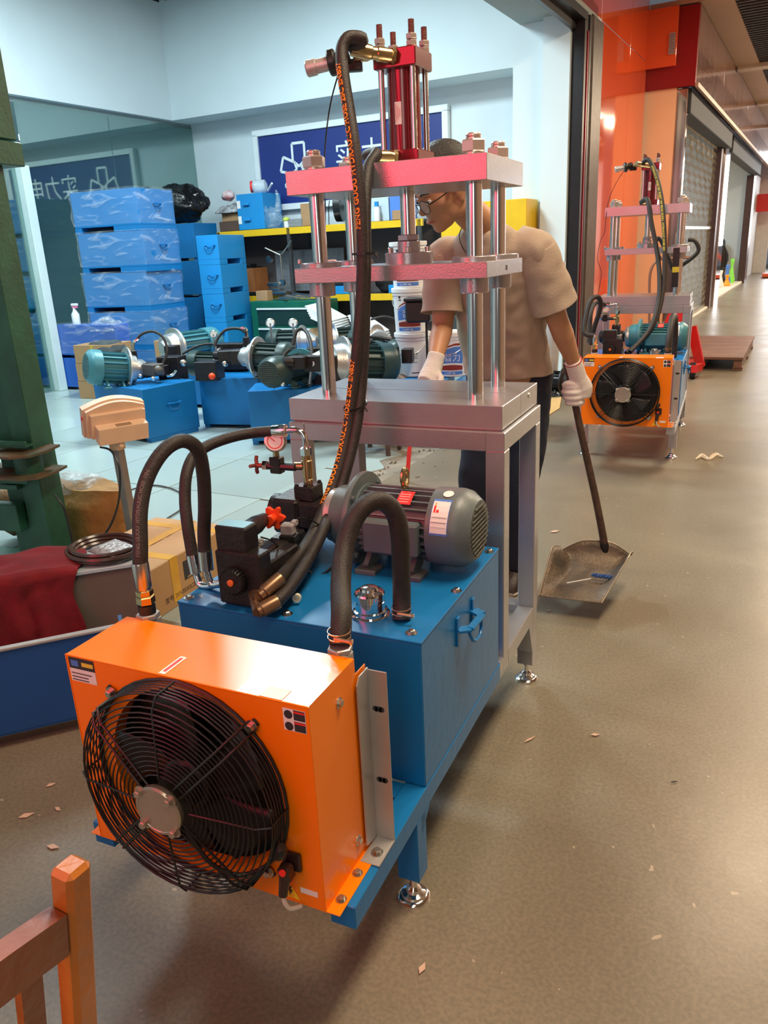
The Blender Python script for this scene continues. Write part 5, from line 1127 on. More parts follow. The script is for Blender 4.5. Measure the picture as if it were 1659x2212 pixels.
m_ = MB(); m_.use(mat('hook_yellow', (.75, .65, .12), .5)).beam(SP(-3.32, 7.965, 1.83), SP(-3.36, 7.96, 1.60), .035, .006); sthing('tag', 'yellow strap hanging from the top shelf edge', 'strap', m_)
for lab_, s_, w_ in (('large black lump of gear on the second shelf between the left columns', -3.25, .32), ('black helmet-shaped thing on the second shelf right of the hoses', -2.45, .28)):
    m_ = MB(); blob(m_, SP(s_, 8.25, 1.13), (w_, .16, .19), s_*3, .2, 26, 16, -.165); sthing('tool_bag', lab_, 'bag', m_, mat('bag_black2', (.012, .012, .014), .5, 0, .2), ang=60)
m_ = MB(); m_.tube([SP(-3.38, 7.98, 1.39), SP(-3.2, 7.98, 1.40), SP(-3.17, 7.98, 1.38), SP(-3.2, 7.98, 1.36), SP(-3.38, 7.98, 1.355)], .012, 8); m_.beam(SP(-3.38, 8.0, 1.37), SP(-3.38, 8.0, 1.0), .02, .02); sthing('clamp_handle', 'pale red D-shaped handle over the second shelf', 'handle', m_, mat('handle_coral', (.75, .30, .22), .5))
for k in range(2): sc(('left', 'right')[k]+' blue plastic bin on the second shelf right of the left column', -3.32+.9*k, -3.02+.9*k, 8.0, 8.2, .968, 1.07, CABB, 'bin', 'bin')
# silver bench tool
m_ = MB(); c_ = SP(-4.02, 7.93, 1.0)
U = Vector((0, 0, 1)); m_.cyl(c_+U*.12, c_+U*.50, .012); m_.tube([c_+U*.50, c_+U*.55+ES*-.12, c_+U*.60+ES*-.24], .013, 8); m_.tube([c_+U*.50, c_+U*.58+ES*.10, c_+U*.68+ES*.2], .011, 8); m_.lathe([(.05, -.02), (.05, .02)], c_+U*.45+ES*-.19, ET, 18); m_.lathe([(.04, -.02), (.04, .02)], c_+U*.14, ET, 14); m_.obox(c_+U*.12+ES*-.13, (.20, .10, .05), (0, 0, -4), .006); m_.obox(c_+U*.05+ES*-.12, (.19, .12, .03), (0, 0, -4), .004); m_.obox(c_+U*.01+ES*-.05, (.30, .16, .03), (0, 0, -4), .004)
sthing('bench_tool', 'small chromed three-armed bench tool before the pegboard', 'tool', m_, STEEL)
# green tool chest
tc_ = thing('tool_chest', 'dark green tool chest with white drawer trims behind the dark motors', 'chest', SP(-3.6, 7.6, 0), -TH); m_ = MB(); m_.box(-.62, .50, -.18, .25, 0, .93, .01); m_.build('chest_body', mat('chest_green', (.006, .12, .075), .4, 0, .1), tc_, smooth=False)
for i, z in enumerate((.62, .36, .10)):
    m_ = MB(); m_.box(-.50, .48, -.195, -.18, z, z+.22, .003); d_ = m_.build('drawer', mat('chest_dark', (.008, .035, .032), .4), tc_, smooth=False); m_ = MB(); m_.box(-.50, .48, -.21, -.195, z+.20, z+.222, .002); m_.build('drawer_trim', WHITE, d_, smooth=False)
for k in range(7):
    m_ = MB(); z = .935+.012*(k % 3); m_.obox(SP(-3.75+.07*k, 7.48+.03*(k % 2), .95+.008*k), (.32, .05, .008), (3*k-8, 2*k, 10*k-28)); sthing('file', ('leftmost','second from left','third from left','middle','third from right','second from right','rightmost')[k]+' steel blade of the loose heap on the green tool chest', 'tool', m_, STEEL, 'loose blades on the tool chest')
sc('small tan carton on the left end of the green tool chest', -4.13, -3.95, 7.45, 7.58, .93, 1.06)
for nm, s0 in (('sloping stack of white sheets to the right of the tool chest', -2.95), ('white sheets leaning behind the hoses near the buckets', -2.35)):
    T_ = thing('paper_stack', nm, 'paper', SP(s0, 7.3, .62 if s0 < -2.6 else .45))
    for k in range(6): m_ = MB(); m_.obox(SP(s0+.012*k, 7.3, (.80 if s0 < -2.6 else .66)-.028*k), (.44, .32, .014), (4, 24 if s0 < -2.6 else 30, -8+3*k), .001); m_.build('sheet', WHITE, T_, smooth=False, off=T_.location)
    m_ = MB(); sbox(m_, s0-.2, s0+.2, 7.2, 7.45, 0, .60 if s0 < -2.6 else .44, .004); sthing('carton', 'carton carrying the '+nm.split(' to ')[0].split(' behind')[0], 'box', m_, CARD, ang=20)
# yellow cabinet
yc = thing('metal_cabinet', 'yellow steel cabinet with slot handle near the right end of the back wall', 'cabinet', SP(-.9, 8.0, 1.50), -TH); m_ = MB(); m_.box(-.62, .42, -.32, .10, 0, .47, .006); m_.build('cabinet_body', YEL, yc, smooth=False); m_ = MB(); m_.box(-.03, .16, -.335, -.32, .30, .345, .003); m_.build('slot_handle', STEEL, yc, smooth=False)
sc('dark stand cabinet under the yellow steel cabinet', -1.52, -.55, 7.74, 8.08, 0, 1.46, mat('stand_dark', (.04, .05, .055), .6), 'cabinet', 'cabinet'); 
# ---- buckets on the far tank
tank_thing('blue tank at the right end of the row carrying the lone oil bucket', (-.93, 4.66), 6, .62, .56, .46, TANK, handle='')
def bucket(label, c, lab=True, group='white oil buckets', text=('普力', 'L-HM 46')):
    B = thing('oil_bucket', label, 'bucket', c, 0, group); r0, r1, h = .128, .150, .365
    m_ = MB(); m_.lathe([(r0, 0), (r0+.004, .004), (r1-.006, h-.06), (r1, h-.058), (r1, h-.045), (r1-.003, h-.043), (r1-.002, h-.03)], (0, 0, 0), (0, 0, 1), 40); m_.build('bucket_body', WHITE, B)
    m_ = MB(); m_.lathe([(r1+.001, h-.034), (r1+.008, h-.032), (r1+.008, h-.004), (r1+.004, h), (r1-.006, h), (r1-.010, h-.006)], (0, 0, 0), (0, 0, 1), 40); m_.build('lid', WHITE, B)
    m_ = MB(); m_.tube([(r1*sin(a)*1.01, -r1*cos(a)*1.02, h-.05-.13*cos(a)) for a in [radians(-88+k*22) for k in range(9)]], .0022, 5); m_.build('wire_bail', STEEL, B)
    def patch(mb, a0, a1, f0, f1, lift=.0012, n=14):
        vs_ = []
        for i in range(n+1):
            u = i/n; a = radians(a0+(a1-a0)*u)
            for z in (f0(u), f1(u)):
                r = r0+.004+(r1-.006-r0-.004)*z/(h-.06)+lift; vs_.append((r*cos(a), r*sin(a), z))
        mb.add(vs_, [(2*i, 2*i+2, 2*i+3, 2*i+1) for i in range(n)])
    A = -80 if lab else -70
    if lab:
        L_ = MB(); L_.use(LBLUE); patch(L_, A-38, A+48, lambda u: .105+.012*sin(u*3), lambda u: .175+.075*math.sqrt(max(0, min(1, u*1.6)))); L_.use(mat('label_maroon', (.25, .03, .02), .5)); patch(L_, A-36, A+48, lambda u: .055, lambda u: .088+.012*sin(u*3)); patch(L_, A-38, A+48, lambda u: .185+.075*math.sqrt(max(0, min(1, u*1.6))), lambda u: .190+.088*math.sqrt(max(0, min(1, u*1.5)))); L_.use(LBLUE); patch(L_, A-36, A+48, lambda u: .018, lambda u: .046)
        L_.use(INK); patch(L_, A-30, A-22, lambda u: .285, lambda u: .305, n=4); patch(L_, A-31, A-20, lambda u: .268, lambda u: .276, n=4)
        L_.build('printed_label', None, B, smooth=False)['kind'] = 'stuff'
        W_ = MB()
        for txt_, sz, z in ((text[0], .072, .135), (text[1], .026, .022)):
            raw, fs = glyphs(txt_, sz, None, (0, 0, 0), (1, 0, 0), (0, 0, 1)); vs_ = []
            for x, y in raw:
                zz = z+y; r = r0+.004+(r1-.006-r0-.004)*zz/(h-.06)+.0022; a = radians(A-20)+x/r; vs_.append((r*cos(a), r*sin(a), zz))
            W_.add(vs_, fs)
        W_.build('label_lettering', WHITE, B, smooth=False)
    else:
        L_ = MB(); 
        for k, z in enumerate((.17, .155, .12)): patch(L_, -76+k*3, -52, lambda u: z, lambda u: z+.004, n=4)
        patch(L_, -66, -62, lambda u: .185, lambda u: .200, n=2); patch(L_, -56, -53, lambda u: .185, lambda u: .205, n=2); patch(L_, -75, -45, lambda u: .03, lambda u: .038, n=4); L_.build('printed_label', INK, B, smooth=False)['kind'] = 'stuff'
    return B
bz = Vector((-2.021,4.901,0.460)); 
bucket('white oil bucket at the bottom of the stack behind the press, small black print', (bz.x, bz.y, .46), False)
bucket('white oil bucket with blue and maroon label, middle of the stack behind the press', (bz.x-.01, bz.y, .826), True)
bucket('white oil bucket on top of the stack, partly behind the piston rod', (bz.x-.015, bz.y, 1.192), True)
bucket('white oil bucket standing alone right of the stack, behind the man', (bz.x+.34, bz.y+.05, .46), True)
m_ = MB(); sbox(m_, 0, .0001, 0, .0001, 0, .0001)
m_ = MB(); m_.obox(Vector((-1.838,4.620,1.019)), (.20, .16, .17), (0, 0, 10), .015); m_.obox(Vector((-1.838,4.620,1.019))+Vector((0, 0, .095)), (.22, .18, .03), (0, 0, 10), .008)
bb = Vector((-1.838,4.620,1.019)); m_.cyl((bb.x+.05, bb.y+.02, .46), (bb.x+.05, bb.y+.02, bb.z-.08), .010); m_.lathe([(.07, 0), (.07, .01)], (bb.x+.05, bb.y+.02, .46), (0, 0, 1), 16)
sthing('battery_case', 'black lidded case on a thin post beside the man\'s elbow', 'case', m_, BLACK, ang=25)
# ---- power units on the shop floor
def fin_motor(root, a0, a1, r, m, fl, feet=True, name='motor'): return motor(root, a0, a1, r, m, fl, detail=0, name=name, feet=feet)
def rel(root, p):
    M = Matrix.Rotation(-root.rotation_euler.z, 4, 'Z'); return M @ (Vector(p)-root.location)
def unit(label, near, rot, w, d, h, mfrom, mto, r, m, extras, group='power units on the white floor'):
    T = tank_thing(label, near, rot, w, d, h, TANK, group, handle='y', name='hydraulic_power_unit'); T['category'] = 'power unit'
    a0, a1 = rel(T, mfrom), rel(T, mto); fin_motor(T, a0, a1, r, m, CASTAL)
    ax = (a0-a1).normalized(); L = (a1-a0).length
    b = MB(); b.lathe([(r*.62, -.0), (r*.60, L*.30), (r*.35, L*.48)], a0+ax*L*.1, ax, 24); b.build('bell_housing', CASTAL, T)
    p = a0+ax*L*.5; q = MB(); q.obox(p, (.16, .13, .13), (0, 0, 0), .01); q.obox(p+ax*.14, (.14, .10, .10), (0, 0, 0), .008); q.lathe([(.04, 0), (.04, .07)], p+ax*.19, ax, 14); q.build('pump', BLACKM, T, ang=25)
    for e in extras: e(T)
    return T
def e_hose(pts, r=.012, m=RUBBER): return lambda T: MB().tube([rel(T, p) for p in pts], r, 10).build('hose', m, T)
def e_box(p, s, m=BLACKM, name='valve_block', rz=0): return lambda T: MB().obox(rel(T, p), s, (0, 0, rz), .005).build(name, m, T, ang=25)
def e_ball(p, r, m, name='knob'): return lambda T: MB().sph(rel(T, p), r, 14, 10).build(name, m, T)
def e_gauge(p, r=.035):
    def f(T):
        g = MB(); c = rel(T, p); n = rel(T, Vector(p)+Vector((.3, -.95, .1)))-c; g.use(STEEL).lathe([(r, -.02), (r*1.1, 0), (r*.9, .004)], c, n, 20); g.use(PAPER).lathe([(r*.88, .0045), (r*.88, .005)], c, n, 20); g.use(STEEL).cyl(c, c-Vector((0, 0, .09)), .008); return g.build('gauge', None, T)
    return f
def e_elbow(pts, r=.012): return lambda T: MB().tube([rel(T, p) for p in pts], r, 10).build('pipe_elbow', CHROME, T)
P1 = unit('power unit with light blue motor on a blue tank, nearest the scale display', (-4.05, 3.757), -14, .74, .56, .468, (-4.419,4.009,0.604), (-4.598,3.714,0.662), .145, MBLUE,
    [e_hose([(-4.366,4.117,0.827), (-4.323,4.159,0.887), (-4.231,4.209,0.906), (-4.143,4.229,0.847), (-4.102,4.204,0.729), (-4.129,4.151,0.621)]), e_elbow([(-4.376,4.078,0.735), (-4.383,4.103,0.813), (-4.346,4.135,0.850)], .014),
     e_box((-4.368,4.067,0.695), (.05, .05, .12)), e_box((-4.200,4.105,0.586), (.16, .12, .10), mat('iron_grey', (.12, .11, .10), .5, .4)), e_ball((-4.128,4.079,0.583), .045, mat('iron_grey', (.12, .11, .10), .5, .4), 'valve_cap'), e_ball((-4.195,3.922,0.557), .018, CHROME, 'fitting'), e_ball((-4.090,3.961,0.529), .02, CHROME, 'fitting'), e_elbow([(-4.049,4.098,0.532), (-4.005,4.120,0.538), (-3.979,4.147,0.575)])])
P2 = unit('power unit on a blue tank beside the first, black valves with an orange knob', (-3.30, 4.50), 8, .66, .60, .46, (-4.045,4.911,0.521), (-4.398,4.866,0.531), .12, MGREEN,
    [e_box((-4.210,4.381,0.557), (.22, .16, .22)), e_box((-4.357,4.589,0.676), (.12, .10, .12)), e_box((-3.834,4.432,0.535), (.22, .16, .17)), e_ball((-4.027,4.314,0.616), .032, STEEL), e_ball((-3.622,4.382,0.603), .028, STEEL), e_ball((-3.655,4.218,0.518), .030, mat('knob_orange', (.90, .07, .01), .35)),
     e_hose([(-4.206,4.538,0.663), (-4.105,4.606,0.719), (-3.989,4.669,0.742), (-3.927,4.686,0.710), (-3.838,4.555,0.558)]), e_hose([(-3.939,4.681,0.711), (-3.916,4.722,0.791), (-3.852,4.778,0.861), (-3.746,4.829,0.864), (-3.683,4.845,0.828)], .014), e_elbow([(-3.727,4.840,0.871), (-3.686,4.853,0.853), (-3.670,4.829,0.771)], .016), e_box((-3.666,4.816,0.730), (.05, .05, .12)), e_gauge((-4.145,4.967,0.798)),
     e_box((-3.858,4.901,0.574), (.28, .2, .18)), e_box((-3.968,4.999,0.662), (.30, .14, .10))], )
P3 = unit('power unit with dark motors on a blue tank, leftmost behind the press table', (-2.36, 4.24), 24, .80, .60, .455, (-3.332,4.477,0.651), (-2.994,4.513,0.634), .14, MGREEN,
    [e_hose([(-2.900,4.376,0.774), (-2.882,4.425,0.884), (-2.826,4.454,0.893), (-2.715,4.354,0.797), (-2.640,4.210,0.628), (-2.589,4.068,0.493)], .016), e_hose([(-2.709,4.003,0.785), (-2.747,3.967,0.735), (-2.724,3.884,0.638)], .009), e_ball((-2.722,3.877,0.617), .016, CHROME, 'fitting'), e_ball((-2.680,3.810,0.542), .018, CHROME, 'fitting'), e_hose([(-2.722,3.877,0.617), (-2.684,3.811,0.549)], .007, CHROME),
     e_box((-2.673,4.403,0.560), (.16, .14, .26)), e_box((-2.820,4.600,0.648), (.14, .14, .16))])
m2 = motor(P3, rel(P3, (-2.793,4.304,0.604)), rel(P3, (-2.766,3.747,0.636)), .118, MGREEN, MBLUE, detail=0)
P4 = unit('power unit with a big dark motor and bright end flange, behind the hoses', (-1.60, 4.44), 10, .70, .68, .455, (-2.367,4.230,0.651), (-2.066,4.584,0.597), .165, mat('motor_teal_dark', (.020, .060, .070), .38, .1), 
    [e_box((-2.392,4.088,0.613), (.12, .12, .24)), e_hose([(-2.554,4.289,0.731), (-2.518,4.561,0.792), (-2.394,4.850,0.786), (-2.208,4.924,0.750)], .012), e_hose([(-2.496,5.083,0.915), (-2.385,5.142,0.933), (-2.261,5.186,0.895)], .010)])
m3 = motor(P4, rel(P4, (-2.416,5.029,0.668)), rel(P4, (-2.089,4.820,0.634)), .115, MGREEN, CASTAL, detail=0); MB().obox(rel(P4, (-1.967,4.653,0.658)), (.09, .09, .12), (0, 0, 0), .006).build('terminal_box', BLACK, P4, ang=25)
tank_thing('blue tank at the back carrying the motors in the middle of the row', (-3.15, 5.40), 6, 1.95, 1.0, .46, TANK, handle='')
tank_thing('blue tank at the back behind the hoses', (-2.45, 5.75), 4, .62, .6, .46, TANK, handle='')
for lab_, a, b, r, m in (('pale blue motor with white end bell in the back row', (-4.865,5.246,0.577), (-4.709,5.786,0.578), .15, MBLUE), ('dark green motor with white bell in the back row, under the tool chest', (-3.722,5.951,0.718), (-4.110,5.888,0.726), .13, MGREEN), ('dark motor with pale bell in the back row, behind the left column', (-3.415,6.082,0.684), (-3.211,6.277,0.638), .13, MGREEN), ('dark motor with shiny bell in the back row, right of the hoses', (-2.874,5.996,0.712), (-3.182,6.049,0.616), .13, MGREEN)):
    T_ = thing('electric_motor', lab_, 'motor', ((a[0]+b[0])/2, (a[1]+b[1])/2, .46), 0, 'motors in the back row'); z = .46+r*1.2
    a = Vector((a[0], a[1], z))-T_.location; b = Vector((b[0], b[1], z))-T_.location; motor(T_, a, b, r, m, CASTAL, detail=0, name='motor_body'); MB().lathe([(r*.9, 0), (r*.85, .06), (r*.4, .16)], a, a-b, 24).build('end_bell', CASTAL, T_)
for lab_, p in (('round pressure gauge on a pipe left of the green tool chest', (-3.872,5.577,0.842)), ('round pressure gauge on a pipe before the green tool chest', (-3.607,5.583,0.840))):
    p = Vector(p); m_ = MB(); m_.use(STEEL).lathe([(.045, -.02), (.05, 0), (.04, .006)], p, (.35, -.93, .1), 22); m_.use(PAPER).lathe([(.038, .0065), (.038, .007)], p, (.35, -.93, .1), 22); m_.use(STEEL).cyl(p, (p.x, p.y, .46), .012); sthing('pressure_gauge', lab_, 'gauge', m_)
m_ = MB(); c_ = Vector((-2.178,4.835,0.455))+Vector((0, 0, .10)); m_.use(mat('bottle_tea', (.12, .08, .01), .08, 0, .3, alpha=.85)).lathe([(.038, 0), (.040, .01), (.040, .13), (.036, .14)], (c_.x, c_.y, c_.z-.10), (0, 0, 1), 22); m_.use(STEEL).lathe([(.041, .14), (.043, .143), (.043, .185), (.040, .19)], (c_.x, c_.y, c_.z-.10), (0, 0, 1), 22)
sthing('flask', 'steel-capped amber tea flask on the blue tank behind the press table', 'flask', m_)
m_ = MB(); m_.lathe([(.045, -.015), (.05, 0), (.045, .015)], (c_.x+.13, c_.y-.04, c_.z-.046), (.35, -.8, .4), 8); sthing('tape_roll', 'white octagonal cap lying beside the tea flask', 'cap', m_, WHITE)
cloth('rag', 'brown wrinkled cloth lying before the tea flask', 'cloth', (c_.x+.02, c_.y-.10, c_.z-.10), .30, .10, .06, mat('rag_brown', (.30, .22, .17), .9), 21, .02)
# red stick and stool legs seen under the press table
m_ = MB(); m_.tube([(-1.427,3.277,0.000), (-1.582,3.700,0.009), (-1.647,3.950,0.092)], .013, 10, smooth=False); r0 = Vector((-1.419,3.256,0.000)); m_ = MB(); m_.beam((r0.x, r0.y, 0), (r0.x+.03, r0.y+.12, .62), .022, .022); sthing('red_lever', 'red painted bar standing on the white tiles seen under the press table', 'bar', m_, PRED)
st_ = thing('stool', 'low dark wooden stool on the white tiles behind the press', 'stool', (-1.963,3.992,0.000)); m_ = MB(); m_.box(-.16, .16, -.14, .14, .20, .23, .004); m_.build('seat', WOODD, st_, smooth=False)
for x in (-.13, .13):
    for y in (-.11, .11): m_ = MB(); m_.beam((x, y, 0), (x*.9, y*.9, .20), .028, .028); m_.build('leg', WOODD, st_, smooth=False)
# film roll, motors and board right of the man
fr0 = Vector((-1.240,6.677,0.000)); fr1 = Vector((-1.160,6.600,1.315)); m_ = MB(); m_.lathe([(.075, 0), (.078, .01), (.078, (fr1-fr0).length-.01), (.075, (fr1-fr0).length)], fr0, fr1-fr0, 26); m_.lathe([(.03, .01), (.03, (fr1-fr0).length+.02)], fr0, fr1-fr0, 14)
sthing('film_roll', 'tall roll of clear plastic film leaning near the shutter post', 'roll', m_, mat('roll_clear', (.58, .55, .52), .12, 0, .1, 12, .2, 6, alpha=.72))
T_ = thing('electric_motor', 'black motor on the floor between the man and the film roll', 'motor', (-1.160,6.556,0.000)); motor(T_, (.10, 0, .15), (-.26, .05, .15), .11, BLACK, BLACKM, detail=0, name='motor_body')
T_ = thing('gearbox', 'black gearbox on a blue drum right behind the man', 'gearbox', (-1.394,7.080,0.000)); m_ = MB(); m_.use(mat('drum_blue', (.02, .06, .16), .5)).lathe([(.15, 0), (.15, .55), (.14, .56)], (0, 0, 0), (0, 0, 1), 24); m_.use(BLACKM).obox((0, 0, .66), (.22, .2, .2), (0, 0, 20), .02); m_.lathe([(.05, 0), (.05, .12)], (0, 0, .76), (0, 0, 1), 14); m_.build('gearbox_body', None, T_, ang=25)
m_ = MB(); b0, b1, b2, b3 = [Vector((-1.239,6.345,0.003)), Vector((-1.063,6.479,0.003)), Vector((-0.960,5.918,0.003)), Vector((-1.009,5.279,0.003))]; m_.add([b0, b1, b2, b3]+[p+Vector((0, 0, .006)) for p in (b0, b1, b2, b3)], [(0, 1, 2, 3), (4, 5, 6, 7), (0, 1, 5, 4), (1, 2, 6, 5), (2, 3, 7, 6), (3, 0, 4, 7)]); sthing('cardboard_sheet', 'flattened tan cardboard sheet on the floor by the shutter post', 'cardboard', m_, mat('card_yellow', (.55, .36, .15), .8))
# behind the glass: covered chair, cartons
ch = thing('covered_chair', 'teal cloth covered chair behind the glass partition', 'chair', SP(-6.9, 5.9, 0)); m_ = MB(); blob(m_, (0, 0, .42), (.42, .34, .42), 6, .12, 30, 20, -.36); m_.build('cover', mat('teal_cloth', (.03, .26, .30), .9, 0, .1, 6, .4, 8, dist=.03), ch, ang=80)
m_ = MB(); blob(m_, (-.05, .15, 1.0), (.20, .08, .14), 2, .2); m_.cyl((-.05, .15, .8), (-.05, .15, .95), .02); m_.build('headrest', mat('teal_bright', (.02, .30, .42), .8), ch, ang=80)
for i, (x, y, s_) in enumerate(((-6.45, 5.3, .24), (-6.75, 5.15, .30))):
    carton(('small', 'open')[i]+' carton behind the glass near the white post', SP(x, y, 0), 12+20*i, s_, s_, s_*.9)
# ---- foreground left: open blue tank, grey box with red cloth
ob = thing('open_tank', 'low blue open tank with pale lip in the left foreground beside the fan cooler', 'tank', (-1.520,0.030,0.000), radians(46)); m_ = MB(); m_.box(-.75, .44, 0, .012, .05, .352, .001); m_.box(-.75, -.738, 0, .10, .05, .352); m_.box(.428, .44, 0, .10, .05, .352); m_.box(-.75, .44, .088, .10, .05, .30); m_.box(-.75, .44, 0, .10, .05, .06); m_.box(-.73, -.68, .01, .09, 0, .05); m_.box(.37, .42, .01, .09, 0, .05)
m_.build('tank_body', mat('deep_blue', (.010, .075, .27), .45, 0, .06, 4), ob, smooth=False); m_ = MB(); m_.box(-.755, .445, -.006, .018, .350, .360, .002); m_.build('lip', mat('lip_grey', (.36, .37, .38), .4, .2), ob, smooth=False)
gb = thing('grey_crate', 'grey-brown crate with pale blue rim behind the blue open tank', 'crate', (-1.445,0.690,0.420), radians(43)); gb.location.z = 0
m_ = MB(); m_.box(-.85, 0, 0, .30, 0, .405, .003); m_.build('crate_body', mat('crate_taupe', (.16, .125, .10), .7, 0, .1), gb, smooth=False); m_ = MB(); m_.box(-.86, .01, -.01, .31, .405, .420, .002); m_.build('rim', mat('rim_pale', (.45, .56, .62), .4), gb, smooth=False)
m_ = MB(); g0 = gb.location; 
def drape(u, v):
    an = radians(43); q = Vector((cos(an), sin(an), 0)); n_ = Vector((-q.y, q.x, 0)); x = -1.05+.86*u; k = v*.62
    if k < .22: p = n_*(.22-k)+Vector((0, 0, .428+.035*abs(sin(u*6))*(1-v)))
    else: p = n_*(-.018-(k-.22)*.10)+Vector((0, 0, .428-(k-.22)*(1.05-.35*u*u)))
    f = (.026*sin(u*21+v*3)+.014*sin(u*47))*(.3+v)+.03*noise.noise(Vector((u*6, v*4, 2)))
    return Vector((g0.x, g0.y, 0))+q*(x+.02*sin(v*9)-.05*v*u)+p-n_*abs(f)*.7+Vector((0, 0, .012*noise.noise(Vector((u*9, v*9, 1)))))
m_.sheet(drape, 70, 36); o_ = m_.build('red_cloth', mat('red_cloth', (.17, .004, .010), .9, 0, .25, 12, .5, 300), ang=80); so = o_.modifiers.new('s', 'SOLIDIFY'); so.thickness = .003; tag(o_, 'dark red cloth hanging over the grey crate and green press foot', 'cloth')
m_ = MB(); pc = Vector((-1.616,0.712,0.425))
for k in range(5): m_.tube([pc+Vector(((.11+.01*k)*cos(2*pi*i/20), (.10+.008*k)*sin(2*pi*i/20), .012+.012*(k % 3))) for i in range(20)], .009, 6, closed=True, sub=2)
sthing('coiled_tube', 'coil of dark brown tubing in film on the grey crate', 'coil', m_, mat('coil_brown', (.06, .035, .03), .25, 0, .2))
cloth('parts_bag', 'clear plastic bag of small silver parts lying on the tubing coil', 'bag', Vector((-1.571,0.708,0.455)), .17, .12, .03, mat('parts_bag', (.62, .64, .66), .25, .2, .2, 60, .8, 60, dist=.01, col2=(.22, .24, .26)), 31, .01, rot=-.2)
# taped carton
cb = thing('taped_carton', 'long brown carton sealed with yellow tape, black printed block on its side', 'box', (-1.665, 1.035, 0), radians(1)); m_ = MB(); W_, D_, H_ = .46, .56, .235; m_.box(-W_, 0, -.06, D_, 0, H_, .004); m_.build('cardboard_body', mat('carton_tan', (.47, .27, .12), .75, 0, .08, 5), cb, smooth=False)
m_ = MB(); TP = mat('tape_amber', (.68, .36, .03), .22, 0, .1, 10)
for i, y in enumerate((.08, .44)):
    m_ = MB(); m_.box(-W_-.001, .0015, y, y+.055, H_, H_+.0012); m_.box(.0, .0015, y, y+.055, .02, H_+.0012); m_.build('tape', TP, cb, smooth=False)
m_ = MB(); m_.box(-W_/2-.025, -W_/2+.025, -.061, D_+.001, H_+.001, H_+.0022); m_.build('tape', TP, cb, smooth=False)
m_ = MB(); m_.use(INK).box(.0, .0018, .17, .36, .10, .19); m_.build('print_block', None, cb, smooth=False)
m_ = MB(); glyphs('上展', .085, m_, (.0018, .185, .108), (0, 1, 0), (0, 0, 1), .0004); m_.build('print_characters', mat('carton_tan', (.47, .27, .12)), cb, smooth=False)
m_ = MB(); glyphs('型号 20X35XSC0900P', .030, m_, (.0014, .02, .045), (0, 1, 0), (0, 0, 1), .0004); glyphs('上工 展', .05, m_, (-.20, .20, H_+.001), (0, 1, 0), (-1, 0, 0), .0004); m_.build('print_line', mat('print_brown', (.09, .05, .03), .7), cb, smooth=False)
# scale
sc_ = thing('platform_scale', 'platform scale with cream display head on a steel column', 'scale', (-2.2, 1.48, 0)); m_ = MB(); m_.box(-.28, .32, -.1, .45, .02, .07, .004); m_.build('platform', mat('scale_plate', (.05, .07, .07), .5, .3), sc_, smooth=False)
for x in (-.25, .29):
    for y in (-.07, .42): m_ = MB(); m_.lathe([(.02, 0), (.02, .02)], (x, y, 0), (0, 0, 1), 12); m_.build('scale_foot', BLACK, sc_)
m_ = MB(); m_.beam((0, 0, .07), (-.015, 0, .66), .042, .042); m_.build('column', mat('column_steel', (.30, .26, .24), .35, .8, .15), sc_, smooth=False)
CRM = mat('display_cream', (.74, .54, .36), .5, 0, .05, 9); h0 = Vector((-.015, 0, .66)); m_ = MB(); m_.beam(h0-Vector((0, 0, .04)), h0+Vector((0, 0, .06)), .058, .05); m_.cyl(h0+Vector((.02, -.01, -.01)), h0+Vector((.05, -.02, -.01)), .012); m_.build('socket', CRM, sc_, ang=25)
hb = Matrix.Translation(h0+Vector((.01, .01, .115))) @ Matrix.Rotation(radians(60), 4, 'Z') @ Matrix.Rotation(radians(16), 4, 'X') @ Matrix.Scale(.76, 4)
m_ = MB(); arc = [(-.20, -.12), (.20, -.12)]+[(.20-.40*i/12, .075+.050*sin(pi*i/12)) for i in range(13)]
def pr(poly, y0, y1, mb):
    k = len(poly); vs_ = [hb @ Vector((a, y0, b)) for a, b in poly]+[hb @ Vector((a, y1, b)) for a, b in poly]; mb.add(vs_, [tuple(range(k))[::-1], tuple(range(k, 2*k))]+[(i, (i+1) % k, k+(i+1) % k, k+i) for i in range(k)])
pr(arc, .03, .085, m_); pr([(a*.95, b*.93) for a, b in arc], -.005, .03, m_); pr([(-.17, -.105), (.18, -.105), (.18, .055), (-.17, .055)], -.04, -.005, m_); pr([(-.15, -.12), (.17, -.12), (.17, -.01), (-.15, -.01)], -.115, -.04, m_)
m_.build('display_head', CRM, sc_, smooth=False); m_ = MB(); m_.add([hb @ Vector(q) for q in ((-.03, -.10, -.0095), (.07, -.10, -.0095), (.07, -.06, -.0095), (-.03, -.06, -.0095))], [(0, 1, 2, 3)]); m_.build('rating_plate', mat('plate_tan', (.30, .20, .12), .4), sc_, smooth=False)
m_ = MB(); pr([(-.205, .0), (-.195, .0), (-.195, .025), (-.205, .025)], .035, .055, m_); m_.build('socket_port', PRED, sc_, smooth=False)
m_ = MB(); c0 = Vector((-2.2, 1.48, 0)); pts = [Vector((-2.267,1.420,0.642)), Vector((-2.180,1.400,0.631)), Vector((-2.129,1.380,0.547)), Vector((-2.134,1.350,0.402)), Vector((-2.186,1.330,0.283)), Vector((-2.249,1.300,0.194))]; m_.tube([p-c0 for p in pts], .0055, 8); m_.build('cable', BLACK, sc_)
m_ = MB(); m_.tube([(-2.415,1.220,0.445), (-2.373,1.220,0.392), (-2.358,1.220,0.303), (-2.352,1.220,0.145)], .0055, 8); sthing('cable', 'black cable hanging from the green press beside the sack', 'cable', m_, BLACK)
